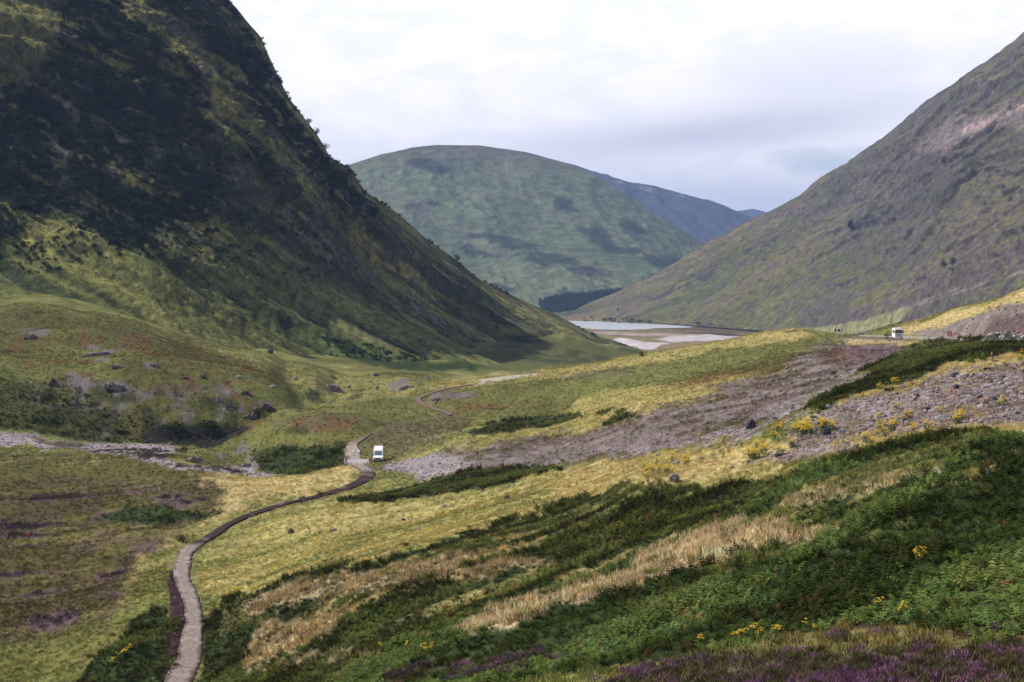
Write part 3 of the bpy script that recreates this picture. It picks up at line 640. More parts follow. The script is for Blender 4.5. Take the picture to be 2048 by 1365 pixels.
def col_L(P, U, V, h, n, T):
    p, q = gl(P); w = fbm(p/60, q/90, 3, 111)*9; na = fbm(P[..., 0]/45, P[..., 2]/30, 4, 113); nb = fbm(q/10, p/7, 5, 115, .65)
    st = afbm((p+w)/13, q/120, 6, 117, .6); st2 = afbm((p+w)/4.2, q/52, 5, 121, .6); c = np.empty(P.shape); c[:] = (.078,.086,.024)
    c = mixc(c, sstep(st*1.3+st2*.7+na*.2, .0, .40)*.95, (.215,.200,.062)); c = mixc(c, sstep(-st*1.1-st2*.9+nb*.2, .02, .36)*.9, (.020,.032,.010))
    c = mixc(c, sstep(nb*.6-st2, .20, .45)*.45, (.085,.055,.032)); c = mixc(c, sstep(st2-nb*.6-.2*st, .30, .48)*.6*sstep(T, .1, .35), (.155,.135,.150))
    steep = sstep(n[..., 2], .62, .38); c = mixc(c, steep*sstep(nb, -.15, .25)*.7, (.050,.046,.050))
    c = mixc(c, sstep(nb-.3*na, .22, .34)*.5*sstep(T, .1, .4), (.060,.050,.042))
    Uj = U+na*28; Vj = V+nb*22
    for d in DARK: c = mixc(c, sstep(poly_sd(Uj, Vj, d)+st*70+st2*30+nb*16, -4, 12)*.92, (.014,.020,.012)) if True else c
    inD = sstep(na+st*.7+nb*.3, -.02, .22)*sstep(V, 560, 420)
    c = mixc(c, sstep(st2+st*.8, .16, .42)*.75, (.150,.145,.046)); c = mixc(c, sstep(ridged((p+w)/9, q/30, 4, 119)+nb*.3, .80, .92)*sstep(V, 620, 460)*.6, (.085,.075,.085))
    for s_ in ([(560,520),(620,580),(700,640),(800,680),(760,700),(660,660),(580,600)], [(520,380),(640,500),(740,600),(720,610),(600,500),(500,400)]):
        c = mixc(c, sstep(poly_sd(Uj, Vj, s_)+st*22, -6, 12)*.6, (.10,.085,.055))
    c = mixc(c, sstep(poly_sd(Uj, Vj, [(620,660),(700,690),(850,705),(960,730),(900,742),(760,738),(640,715)])+nb*14, -5, 7)*.8, (.022,.048,.020))
    c = mixc(c, sstep(poly_sd(U, V, [(1000,652),(1072,660),(1078,664),(1030,672),(1000,668)])+nb*4, -5, 6)*.6, (.20,.165,.06))
    c = mixc(c, sstep(line_sd(U+nb*6, V+na*4, [(1015,640),(1060,655),(1105,668)], 2.5), -2, 2)*.7, (.10,.085,.075))
    c = mixc(c, sstep(poly_sd(Uj, Vj, [(-60,0),(90,0),(130,100),(40,170),(-60,180)])+nb*20, -6, 9)*.6, (.10,.10,.035))
    c = mixc(c, sstep(line_sd(U+nb*8, V+na*8, [(640,470),(730,545),(790,610),(870,640),(950,655)], 6)+nb*8, -3, 3)*.35, 'rock')
    c = mixc(c, sstep(V-U*.25, 340, 430)*sstep(nb+st*.6, -.25, .15)*.42, (.125,.140,.040))  # sunlit look of the lower flank put into the grass colour
    low = sstep(P[..., 2], 130, 90)*sstep(U, 700, 300)
    c = mixc(c, low*.35, (.085,.092,.026)); c = mixc(c, low*sstep(nb, .0, .3)*.5, 'ferndull'); c = mixc(c, low*sstep(st+nb, .0, .4)*.5, (.110,.120,.038))
    return c
MAT_LEFT = ground_mat('crag_slope', .22, 1.1, 1.6, 0.5, .55)
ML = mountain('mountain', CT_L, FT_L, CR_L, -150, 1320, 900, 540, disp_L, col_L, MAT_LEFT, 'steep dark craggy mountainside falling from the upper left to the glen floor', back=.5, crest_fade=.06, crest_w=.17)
print('left', round(time.time()-T0, 1))

# ---- right mountain
CR_R = [(1100,626),(1150,622),(1180,606),(1230,588),(1300,556),(1350,525),(1402,486),(1450,465),(1500,438),(1560,412),(1600,397),(1640,362),(1690,330),(1750,288),(1800,245),(1850,205),(1900,175),(1950,140),(2000,108),(2048,70),(2300,-130)]
FT_R = [(1100,634),(1150,634),(1300,645),(1500,660),(1640,668),(1800,672),(2048,668),(2300,668)]
CT_R = [(1100,634,3050),(1150,634,3030),(1300,645,2730),(1500,660,2430),(1640,668,2200),(1800,672,1950),(2048,668,1500),(2300,668,1300),(1100,626,3150),(1180,606,3200),(1300,556,3220),(1402,486,3250),(1500,438,3200),(1600,397,3050),(1750,288,2800),
        (1900,175,2550),(2048,70,2350),(2300,-130,2100),(1500,560,2700),(1700,500,2450),(1900,400,2150),(2048,300,1950),(2300,250,1700),(1900,560,1850),(1700,600,2150)]
def gr(P): return P @ np.array([-.2, .3, .93]), P @ np.array([.56, -.74, .38])
def disp_R(P, T):
    p, q = gr(P); w = fbm(p/160, q/220, 3, 201)*34; hgt = .15+.85*sstep(P[..., 2], 15, 160)
    a = ridged((p+w)/95, q/420, 4, 203); b = ridged((p+w)/24, q/110, 4, 205, .55); cr = afbm((q+w)/130, (p+w)/34, 4, 207)
    return ((a-.6)*16 + (ridged((p+w*1.5)/210, q/700, 3, 223)-.6)*44 + (b-.6)*7 + sstep(cr, .06, .14)*6*sstep(fbm(q/200, p/200, 3, 219), -.05, .2) + fbm(q/26, p/12, 6, 209, .62)*5)*hgt
def col_R(P, U, V, h, n, T):
    p, q = gr(P); w = fbm(p/100, q/100, 3, 211)*30; st = afbm((p+w)/16, q/150, 6, 213, .62); nb = fbm(q/24, p/13, 6, 215, .65); na = fbm(P[..., 0]/120, P[..., 2]/80, 4, 217)
    c = np.empty(P.shape); c[:] = (.088,.090,.034); c = mixc(c, sstep(st+na*.4, 0, .35)*.7, (.135,.128,.052)); c = mixc(c, sstep(-st+na, .0, .4)*.7, (.042,.058,.026))
    hi = sstep(P[..., 2]+na*160, 120, 330); nL = fbm(q/260, p/90, 4, 221); c = mixc(c, sstep(nL, .02, .3)*.55, (.058,.070,.030)); c = mixc(c, sstep(-nL, .05, .35)*.5, (.125,.105,.062)); c = mixc(c, sstep(nb+st*.5+hi*.25, .08, .3)*.6, (.085,.068,.075)); c = mixc(c, sstep(nb-.4*st, .12, .35)*.45*(1-hi), (.070,.048,.045))
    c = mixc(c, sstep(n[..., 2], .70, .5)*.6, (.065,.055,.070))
    for l, wd in (([(1400,560),(1500,520),(1600,488),(1700,455),(1760,430)], 9), ([(1790,360),(1850,330),(1930,280),(2048,215)], 9), ([(1300,600),(1400,562)], 6)):
        k = sstep(line_sd(U+nb*18, V+st*10, l, wd)+nb*10, -3, 4); c = mixc(c, k*.75*sstep(nb+na, -.25, .1), (.042,.038,.050))
    c = mixc(c, sstep(poly_sd(U+nb*26, V+nb*16, [(1830,300),(1900,240),(1960,230),(2048,200),(2300,100),(2300,220),(2048,260),(1980,250),(1900,300)])+st*14, -8, 10)*.45, (.20,.16,.17))
    c = mixc(c, sstep(line_sd(U+nb*8, V+nb*5, [(1930,265),(1990,238),(2048,208)], 7)+nb*8, -3, 4)*.6, (.33,.25,.25))
    c = mixc(c, sstep(poly_sd(U, V+nb*5, [(1560,668),(1640,655),(1720,640),(1800,618),(1830,612),(1790,650),(1700,672)]), -2, 3)*.9, (.20,.20,.09))
    for l, wd in (([(1830,612),(1900,590),(1990,560),(2048,545)], 2.2), ([(1760,640),(1850,600),(1920,575)], 2)): c = mixc(c, sstep(line_sd(U, V+nb*6, l, wd)+nb*4, -1.5, 2)*.6, 'scree')
    return c
MAT_RIGHT = ground_mat('heather_slope', .09, .45, 2.5, .7, .45)
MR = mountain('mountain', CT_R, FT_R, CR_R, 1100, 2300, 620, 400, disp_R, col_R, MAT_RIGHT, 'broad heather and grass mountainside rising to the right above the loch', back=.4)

# ---- middle mountain
CR_M = [(380,470),(600,380),(700,330),(760,310),(820,297),(870,291),(960,291),(1010,298),(1050,304),(1080,312),(1130,326),(1180,345),(1230,375),(1300,420),(1350,452),(1405,487),(1450,520)]
FT_M = [(380,650),(1080,618),(1250,612),(1450,600)]
CT_M = [(380,650,3300),(700,640,3300),(1080,618,3250),(1250,612,3350),(1450,600,3500),(380,470,4600),(700,330,4700),(870,291,4750),(1050,304,4800),(1230,375,4700),(1405,487,4500),(1450,520,4400),(900,450,4150),(1150,450,4150),(1300,520,3950),(1000,560,3600),(700,480,4000)]
def disp_M(P, T):
    p = P[..., 0]*.45+P[..., 2]*.89; q = P[..., 0]*.89-P[..., 2]*.45; w = fbm(p/300, q/300, 3, 301)*90
    return (ridged((p+w)/230, q/420, 4, 303, .5)-.6)*45 + (ridged((P[..., 0]+w*.7+P[..., 2]*.3)/60, P[..., 2]/160, 4, 305)-.6)*9 + fbm(P[..., 0]/40, P[..., 2]/25, 5, 307, .6)*3.5
def col_M(P, U, V, h, n, T):
    na = fbm(P[..., 0]/160, P[..., 2]/70, 5, 311); nb = fbm(P[..., 0]/38, P[..., 2]/20, 6, 313, .65); c = np.empty(P.shape); c[:] = (.098,.124,.068)
    st = afbm((P[..., 0]*.45+P[..., 2]*.89)/30, (P[..., 0]*.89-P[..., 2]*.45)/240, 6, 315, .6)
    c = mixc(c, sstep(st+nb*.4, .0, .4)*.5, (.135,.142,.085)); c = mixc(c, sstep(P[..., 2], 380, 480)*.6, (.100,.080,.055)); c = mixc(c, sstep(-na-st*.5, .05, .4)*.6, (.060,.080,.045))
    c = mixc(c, sstep(nb+st*.6, .3, .45)*.6, (.080,.075,.085))
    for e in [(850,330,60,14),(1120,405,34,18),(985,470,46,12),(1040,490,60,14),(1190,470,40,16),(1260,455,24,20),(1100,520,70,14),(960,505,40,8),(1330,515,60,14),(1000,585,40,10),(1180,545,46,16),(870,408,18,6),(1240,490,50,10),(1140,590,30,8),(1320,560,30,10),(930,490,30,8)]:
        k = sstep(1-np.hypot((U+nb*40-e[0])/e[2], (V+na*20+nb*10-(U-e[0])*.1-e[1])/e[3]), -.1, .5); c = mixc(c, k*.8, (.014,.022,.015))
    return c
MAT_MID = ground_mat('far_slope', .03, .14, 6.0, 2.0, .35)
MM = mountain('mountain', CT_M, FT_M, CR_M, 380, 1450, 440, 250, disp_M, col_M, MAT_MID, 'rounded green mountain closing the glen behind the loch', back=.3, crest_fade=.12)
# ---- far blue ridges
def far_ridge(crest, foot, d0, d1, u0, u1, seed, label, patches=()):
    ct = [(u, v, d1) for u, v in crest] + [(u, v, d0) for u, v in foot]
    def dsp(P, T): return (ridged(P[..., 0]/300+P[..., 2]/500, P[..., 2]/500, 5, seed, .55)-.6)*110 + fbm(P[..., 0]/90, P[..., 2]/60, 4, seed+3)*18
    def cl(P, U, V, h, n, T):
        nb = fbm(P[..., 0]/70, P[..., 2]/40, 4, seed+5); c = np.empty(P.shape); c[:] = (.038,.056,.072); c = mixc(c, sstep(nb, .05, .3)*.6, (.06,.06,.06))  # rock tinted blue to carry some of the distant haze
        for e in patches: c = mixc(c, sstep(1-np.hypot((U+nb*30-e[0])/e[2], (V+nb*14-e[1])/e[3]), -.1, .4)*sstep(nb, -.1, .3)*.8, (.42,.40,.38))
        return c
    return mountain('mountain', ct, foot, crest, u0, u1, 150, 90, dsp, cl, MAT_MID, label, back=.2, crest_fade=.05)
far_ridge([(950,300),(1040,305),(1090,315),(1150,330),(1200,348),(1260,365),(1310,372),(1360,388),(1400,398),(1450,412),(1490,430),(1530,445),(1600,470)], [(950,620),(1600,560)], 5800, 7600, 950, 1600, 401, 'long blue ridge sloping down behind the rounded green mountain')
far_ridge([(1380,470),(1440,440),(1465,424),(1485,421),(1505,418),(1528,423),(1545,432),(1600,450),(1700,480)], [(1380,600),(1700,600)], 9500, 11000, 1380, 1700, 431, 'small pale blue hill at the very end of the glen')
print('mountains', round(time.time()-T0, 1))

# ------------------------------------------------------------------ valley floor, loch, sand bars
ua = np.linspace(R(-30), R(30), 700); dd = np.exp(np.linspace(math.log(1200), math.log(12500), 460)); AA, DD = np.meshgrid(ua, dd, indexing='ij')
Pv = np.stack([np.sin(AA)*DD, np.cos(AA)*DD, 0*AA], -1)
Uv, Vv = project(Pv); nv = fbm(Pv[..., 0]/60, Pv[..., 1]/160, 4, 501); nw = fbm(Pv[..., 0]/16, Pv[..., 1]/60, 4, 503)
cv = np.empty(Pv.shape); cv[:] = (.150,.120,.052); cv = mixc(cv, sstep(nw, 0, .4)*.5, (.090,.090,.040)); cv = mixc(cv, sstep(nv, 0, .4)*.5, (.17,.13,.07))
def pv(poly, k, a=1., f=1.6): 
    global cv
    cv = mixc(cv, sstep(poly_sd(Uv+nw*14, Vv+nw*3, poly), -f, f)*a, k)
pv([(1180,663),(1300,666),(1400,668),(1500,675),(1450,680),(1330,672),(1200,668)], 'sand', .8)
pv([(1200,672),(1400,680),(1460,700),(1200,700)], (.20,.15,.075), .8, 3)
pv([(1310,678),(1360,671),(1420,669),(1480,672),(1500,676),(1420,682),(1340,683)], (.42,.38,.40)); pv([(1240,674),(1290,684),(1340,686),(1300,698),(1260,702),(1210,690)], (.44,.40,.42))
pv([(1290,656),(1450,652),(1640,660),(1640,668),(1420,664)], (.085,.055,.030), .9); pv([(1330,662),(1480,668),(1640,670),(1640,673),(1450,671)], (.03,.03,.02), .9, 1)
pv([(1380,697),(1480,699),(1440,702)], (.06,.07,.03), .8)
Pv[..., 2] = -0.4 + nv*0.5 + nw*0.35 + sstep(DD, 2900, 3400)*26*0 
loch_poly = [(1128,641.5),(1180,642.2),(1230,645),(1290,648),(1345,650.2),(1388,652.3),(1372,654.5),(1310,655.8),(1290,657.4),(1240,658.5),(1190,657.5),(1150,655),(1110,650)]
inside = sstep(poly_sd(Uv, Vv, loch_poly), -1.0, 1.5); Pv[..., 2] -= inside*2.2
vf = link('valley_floor', grid_mesh('valley_floor', Pv, np.clip(cv, .01, .6)), ground_mat('valley_turf', .05, .3, 1.0, .3, .3)); tag(vf, 'flat brown boggy floor of the glen round the loch', kind='structure')
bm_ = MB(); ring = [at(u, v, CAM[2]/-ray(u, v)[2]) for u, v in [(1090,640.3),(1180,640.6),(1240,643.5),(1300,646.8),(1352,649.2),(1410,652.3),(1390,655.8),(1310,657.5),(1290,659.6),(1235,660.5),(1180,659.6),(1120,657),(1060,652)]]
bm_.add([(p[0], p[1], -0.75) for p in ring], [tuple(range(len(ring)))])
wm = bpy.data.materials.new('loch_water'); wm.use_nodes = True; t = NT(wm.node_tree); o_ = t.n('ShaderNodeOutputMaterial'); p_ = t.n('ShaderNodeBsdfPrincipled', i_Roughness=0.38); p_.inputs['Base Color'].default_value = (.36,.39,.43,1); p_.inputs['IOR'].default_value = 1.33  # pale base colour stands in for sky reflected off the ruffled water
tc = t.n('ShaderNodeTexCoord'); nz = t.n('ShaderNodeTexNoise', i_Scale=.4, i_Detail=4.0); t.l(tc.outputs['Object'], nz.inputs['Vector']); bb = t.n('ShaderNodeBump', i_Strength=.9, i_Distance=.6); t.l(nz.outputs[0], bb.inputs['Height']); t.l(bb.outputs[0], p_.inputs['Normal']); t.l(p_.outputs[0], o_.inputs[0])
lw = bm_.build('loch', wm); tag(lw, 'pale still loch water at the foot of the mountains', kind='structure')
# ground that carries the whole scene to the horizon
gm = MB(); n = 48; gm.add([(12600*math.sin(2*math.pi*i/n), 12600*math.cos(2*math.pi*i/n), -6.0) for i in range(n)], [tuple(range(n))[::-1]])
g_ = gm.build('ground', simple('plain_turf', (.10,.10,.05), .95, scale=.01)); tag(g_, 'plain ground under the hills out to the horizon', kind='structure')

# ------------------------------------------------------------------ air and clouds
hz_ = MB(); hz_.box((0, 5750, 445), (26400, 38800-12000, 920)); hm = bpy.data.materials.new('air'); hm.use_nodes = True; t = NT(hm.node_tree)
o_ = t.n('ShaderNodeOutputMaterial'); pv_ = t.n('ShaderNodeVolumePrincipled'); pv_.inputs['Color'].default_value = (.36,.52,1.0,1); pv_.inputs['Density'].default_value = 6.4e-5; pv_.inputs['Anisotropy'].default_value = 0.0
t.l(pv_.outputs[0], o_.inputs['Volume']); hb = hz_.build('haze', hm); tag(hb, 'thin blue summer air filling the glen', kind='stuff'); hb.location = (0, 0, 0)

# ------------------------------------------------------------------ plants and stones too many to count: instanced stuff
def leaf_mesh_fern(seed, nfr=6, L=0.85, npair=7):
    r = random.Random(seed); V = []; F = []
    for i in range(nfr):
        a = 2*math.pi*i/nfr + r.uniform(-.5, .5); lift = r.uniform(.45, .95); ln = L*r.uniform(.75, 1.15); hgt = r.uniform(.35, .6)
        dx, dy = math.cos(a), math.sin(a); sx, sy = -dy, dx; P = []
        for k in range(npair+1):
            t = k/npair; rr = ln*(t*0.95); z = hgt*(1.35*math.sin(min(1, t*1.25)*1.57)) - 0.42*t*t*ln*lift*.6 + .05; P.append((dx*rr, dy*rr, z))
        for k in range(npair):
            t = (k+.5)/npair; w = ln*.36*(1-t)**.75*(.35+.65*min(1, t*5)); b0 = P[k]; b1 = P[k+1]; dr = .10*ln*(1-t)
            for s in (-1, 1):
                tip = (b0[0]+sx*w*s+dx*dr, b0[1]+sy*w*s+dy*dr, b0[2]-.10*w+r.uniform(-.03, .03)); o = len(V); V += [b0, tuple(b0[j]*.28+b1[j]*.72 for j in range(3)), tip]; F.append((o, o+1, o+2))
    return raw_mesh('frond_clump', V, F)
def mesh_grass(seed, n=16, h=.45, spread=.34, w=.022, lean=.55):
    r = random.Random(seed); V = []; F = []
    for i in range(n):
        a = r.uniform(0, 6.28); q = spread*math.sqrt(r.random()); x, y = q*math.cos(a), q*math.sin(a); b = r.uniform(0, 6.28); hh = h*r.uniform(.55, 1.15)
        lx, ly = math.cos(b)*lean*hh*r.uniform(.2, 1), math.sin(b)*lean*hh*r.uniform(.2, 1); c = r.uniform(0, 3.14); wx, wy = math.cos(c)*w, math.sin(c)*w
        o = len(V); V += [(x-wx, y-wy, -.05), (x+wx, y+wy, -.05), (x+lx*.4+wx*.8, y+ly*.4+wy*.8, hh*.6), (x+lx*.4-wx*.8, y+ly*.4-wy*.8, hh*.6), (x+lx, y+ly, hh)]; F += [(o, o+1, o+2, o+3), (o+3, o+2, o+4)]
    return raw_mesh('grass_tuft', V, F)
def mesh_heather(seed, n=60, R_=.38, h=.34, s=.05):
    r = random.Random(seed); V = []; F = []
    for i in range(n):
        a = r.uniform(0, 6.28); q = R_*math.sqrt(r.random()); x, y = q*math.cos(a), q*math.sin(a); z = h*(1-(q/R_)**2*.7)*r.uniform(.6, 1.05)
        b = r.uniform(0, 6.28); w = s*.35; o = len(V); V += [(x*.8-w*math.cos(b), y*.8-w*math.sin(b), z-s*1.8), (x*.8+w*math.cos(b), y*.8+w*math.sin(b), z-s*1.8), (x+w*.9, y+w*.6, z), (x+.02, y, z+s)]; F += [(o, o+1, o+2), (o, o+2, o+3)]
    return raw_mesh('heather_sprig', V, F)
def mesh_bush(seed, n=170, R_=1.0, h=1.0, s=.24, lobes=5):
    r = random.Random(seed); V = []; F = []; L = [(r.uniform(-.55, .55), r.uniform(-.55, .55), r.uniform(.35, .9)*h, r.uniform(.35, .6)) for _ in range(lobes)]
    for i in range(n):
        c = r.choice(L); t = r.uniform(0, 6.28); u = r.uniform(-1, 1); q = c[3]*r.uniform(.75, 1.05); s2 = math.sqrt(1-u*u)
        x, y, z = (c[0]+q*s2*math.cos(t))*R_, (c[1]+q*s2*math.sin(t))*R_, max(.02, c[2]+q*u*.8*h); o = len(V)
        V += [(x+r.uniform(-s, s), y+r.uniform(-s, s), z+r.uniform(-s, s)*.7) for _ in range(3)]; F.append((o, o+1, o+2))
    return raw_mesh('leaf_mass', V, F)
def mesh_stone(seed, sub=2, flat=.6, rough=.28):
    b = bmesh.new(); bmesh.ops.create_icosphere(b, subdivisions=sub, radius=.5); r = random.Random(seed)
    cuts = [Vector((r.uniform(-1, 1), r.uniform(-1, 1), r.uniform(-.6, 1))).normalized() for _ in range(8)]
    for v in b.verts:
        p = v.co.copy()
        for c in cuts:
            dd_ = p.dot(c)-.34
            if dd_ > 0: p -= c*dd_*.85
        v.co = p*(1+r.uniform(-rough, rough)*.22); v.co.z *= flat; v.co.x *= 1.15
    me = bpy.data.meshes.new('stone'); b.to_mesh(me); b.free(); return me

SRC = []
def scatter(name, sources, mat, pos, tint, scale, tilt=None, label='', zscale=None):
    """one object: a point mesh whose vertices carry plants"""
    objs = []
    for me in sources:
        o = bpy.data.objects.new(name+'_source', me)
        if not me.materials: me.materials.append(mat)
        objs.append(o); SRC.append(o)
    n = len(pos); me = bpy.data.meshes.new(name); me.vertices.add(n); me.vertices.foreach_set('co', np.asarray(pos, np.float32).reshape(-1))
    a = me.attributes.new('tint', 'FLOAT_COLOR', 'POINT'); c = np.ones((n, 4), np.float32); c[:, :3] = tint; a.data.foreach_set('color', c.reshape(-1))
    a = me.attributes.new('size', 'FLOAT_VECTOR', 'POINT'); s = np.asarray(scale, np.float32); s3 = np.stack([s, s, s*(1 if zscale is None else zscale)], -1); a.data.foreach_set('vector', s3.reshape(-1).astype(np.float32))
    rot = np.zeros((n, 3), np.float32); rot[:, 2] = rng.uniform(0, 6.28, n)
    if tilt: rot[:, :2] = rng.normal(0, tilt, (n, 2))
    a = me.attributes.new('turn', 'FLOAT_VECTOR', 'POINT'); a.data.foreach_set('vector', rot.reshape(-1))
    a = me.attributes.new('pick', 'INT', 'POINT'); a.data.foreach_set('value', rng.integers(0, len(sources), n).astype(np.int32))
    me.update(); ob = link(name, me); ob['kind'] = 'stuff'; ob['label'] = label
    g = bpy.data.node_groups.new(name+'_nodes', 'GeometryNodeTree'); g.interface.new_socket('Geometry', in_out='INPUT', socket_type='NodeSocketGeometry'); g.interface.new_socket('Geometry', in_out='OUTPUT', socket_type='NodeSocketGeometry')
    N = g.nodes; i_ = N.new('NodeGroupInput'); o_ = N.new('NodeGroupOutput'); mp = N.new('GeometryNodeMeshToPoints'); g.links.new(i_.outputs[0], mp.inputs[0]); jn = N.new('GeometryNodeJoinGeometry')
    def att(nm, dt):
        q = N.new('GeometryNodeInputNamedAttribute'); q.data_type = dt; q.inputs['Name'].default_value = nm; return q.outputs[0]
    rt = att('turn', 'FLOAT_VECTOR'); sz = att('size', 'FLOAT_VECTOR'); pk = att('pick', 'INT')
    e2r = N.new('FunctionNodeEulerToRotation'); g.links.new(rt, e2r.inputs[0])
    for k, o in enumerate(objs):
        oi = N.new('GeometryNodeObjectInfo'); oi.inputs[0].default_value = o; oi.inputs['As Instance'].default_value = True; ip = N.new('GeometryNodeInstanceOnPoints')
        cmp_ = N.new('FunctionNodeCompare'); cmp_.data_type = 'INT'; cmp_.operation = 'EQUAL'; g.links.new(pk, cmp_.inputs[2]); cmp_.inputs[3].default_value = k
        g.links.new(mp.outputs[0], ip.inputs[0]); g.links.new(cmp_.outputs[0], ip.inputs['Selection']); g.links.new(oi.outputs['Geometry'], ip.inputs['Instance']); g.links.new(e2r.outputs[0], ip.inputs['Rotation']); g.links.new(sz, ip.inputs['Scale']); g.links.new(ip.outputs[0], jn.inputs[0])
    g.links.new(jn.outputs[0], o_.inputs[0]); md = ob.modifiers.new('scatter', 'NODES'); md.node_group = g; return ob

def cells(W, dens, dmin=18, dmax=700, vis=True):
    """random points on the near ground, dens per square metre times W"""
    m = (D2 > dmin) & (D2 < dmax) & FR & (W > 0.02)
    if vis: m &= VIS
    da = (AZ1-AZ0)/(NA-1); area = D2*da*np.gradient(D2, axis=1); lam = np.where(m, W*dens*area, 0)
    cnt = rng.poisson(lam); I, J = np.nonzero(cnt); rep = cnt[I, J]; I = np.repeat(I, rep); J = np.repeat(J, rep)
    a = az_in[I] + rng.uniform(-.5, .5, len(I))*da; d = np.exp(ld[J] + rng.uniform(-.5, .5, len(J))*np.gradient(ld)[J]); x = np.sin(a)*d; y = np.cos(a)*d
    return x, y, I, J, d
MAT_FERN = tint_mat('bracken_leaf', (1, 1, 1), trans=.22); MAT_GRASS = tint_mat('grass_blade', (1, 1, 1), trans=.30); MAT_HEA = tint_mat('heather_bloom', (1, 1, 1), trans=.1)

# bracken
grown = fbm(X/7, Y/7, 4, 701)
x, y, I, J, d = cells(FERN*np.clip(1.15-.0012*D2, .5, 1), 5.0, 26, 240)
x2, y2, I2, J2, dB = cells(FERN, 0.8, 240, 520)
x = np.r_[x, x2]; y = np.r_[y, y2]; I = np.r_[I, I2]; J = np.r_[J, J2]; d = np.r_[d, dB]
xc, yc, Ic, Jc, dc = cells(fern*clear*sstep(fbm(X/3, Y/3, 3, 723), .08, .3), 1.6, 40, 240)
x = np.r_[x, xc]; y = np.r_[y, yc]; I = np.r_[I, Ic]; J = np.r_[J, Jc]; d = np.r_[d, dc]
hh = .62 + grown[I, J]*.55 + rng.normal(0, .12, len(x)); far = np.where(d > 240, 1.5, 1.0)
k = rng.uniform(0, 1, len(x)); tn = np.array([.098, .132, .034])*(0.55+.8*rng.random((len(x), 1))) ; tn[k > .93] = np.array([.15, .155, .05]); tn[k > .985] = np.array([.17, .10, .04]); tn[(k < .25)] *= np.array([.8, .97, 1.25])
lit_band = sstep(fbm(X/4, Y/4, 3, 703)+.8*afbm((X+Y*.3)/20, (Y-X*.3)/5, 3, 705), -.25, .4)[I, J][:, None]; tn = tn*(.36+.95*lit_band)*(1-.25*sstep(d, 90, 140))[:, None]*np.where((d > 100)[:, None], np.array([1.12, .95, .9]), 1)  # diagonal bands of shade and lit fronds put into the tint
scatter('bracken', [leaf_mesh_fern(s) for s in (1, 2, 3)], MAT_FERN, np.stack([x, y, zat(x, y)+.02], -1), tn, np.clip(hh, .50, 1.15)*.92*far, .16, 'dense green bracken beds on the slopes', np.clip(.85+grown[I, J]*.9, .72, 1.25))
print('bracken', len(x))
# grass tufts, tinted by the sward they grow in
GR = np.clip(1-FERN*1.3, 0, 1)*np.clip(1-RIVW-r2w, 0, 1)
lum = col.sum(-1); stony = (col[..., 2] > col[..., 1]*.78)
GR = GR*np.where(stony, .25, 1)
w_path, _ = near_line(path, 1.5, .6); w_road, _ = near_line(road, 4.2, .6); GR *= (1-w_path)*(1-w_road)
x, y, I, J, d = cells(GR*(.45+.55*clear), 7.5, 28, 200); xb, yb, Ib, Jb, db = cells(GR*(1-.6*sstep(D2, 200, 420)), 1.0, 200, 620)
x = np.r_[x, xb]; y = np.r_[y, yb]; I = np.r_[I, Ib]; J = np.r_[J, Jb]; d = np.r_[d, db]
cl = clear[I, J]; tn = col[I, J]*(.85+.5*rng.random((len(x), 1)))*1.12; sz = (.55+.35*cl+.25*rng.random(len(x)))*np.where(d > 200, 1.35, 1)*np.where(d > 420, 1.3, 1)
tn = np.where((rng.random(len(x)) < .25)[:, None]*(lum[I, J] > .22)[:, None], tn*np.array([1.25, 1.1, .9]), tn)
pn = fbm(X/1.4, Y/1.4, 3, 721)[I, J]; mixd = (cl > .3) & (rng.random(len(x)) < .22+.5*pn); tn[mixd] = np.array([.20, .165, .07])*(.7+.6*rng.random((int(mixd.sum()), 1)))
tn = tn*(1+.7*pn)[:, None]; sz = sz*(1+.5*pn)
scatter('grass', [mesh_grass(11, lean=.7), mesh_grass(12, 12, .55, lean=.9), mesh_grass(13, 20, .35, .4, lean=.6)], MAT_GRASS, np.stack([x, y, zat(x, y)], -1), np.clip(tn, 0, .75), sz, .22, 'tussocky grass over the meadow, moor and clearings')
print('grass', len(x))
# heather
moor = region(MOOR, 14, 14)
HW = np.clip(HEATH*1.0*sstep(hz+n_b*.5, -.45, .1) + SEDGE*.1, 0, 1)
x, y, I, J, d = cells(np.clip(HW+HEATH*.35, 0, 1), 9.0, 26, 90); pur = (col[..., 2] > col[..., 1]*1.02)
xb, yb, Ib, Jb, db = cells(moor*pur*1.0, .9, 140, 420); n1_ = len(x)
x = np.r_[x, xb]; y = np.r_[y, yb]; I = np.r_[I, Ib]; J = np.r_[J, Jb]
k = rng.random(len(x)); fl = sstep(hz+n_b*.5, -.12, .22)[I, J]; bloom = (rng.random(len(x)) < (.25+.6*fl)*np.where(np.arange(len(x)) < n1_, 1, .75))
tn = np.where(bloom[:, None], np.where((np.arange(len(x)) < n1_)[:, None], np.array([.190, .098, .160]), np.array([.135, .068, .110]))*(.6+.7*rng.random((len(x), 1))), np.array([.080, .075, .032])*(.7+.7*rng.random((len(x), 1))))
scatter('heather', [mesh_heather(21), mesh_heather(22, 80, .45, .4)], MAT_HEA, np.stack([x, y, zat(x, y)-.02], -1), tn, np.r_[np.full(n1_, .85), np.full(len(xb), 1.6)]*(.7+.6*rng.random(len(x))), .15, 'purple heather in flower with brown stems')
print('heather', len(x))
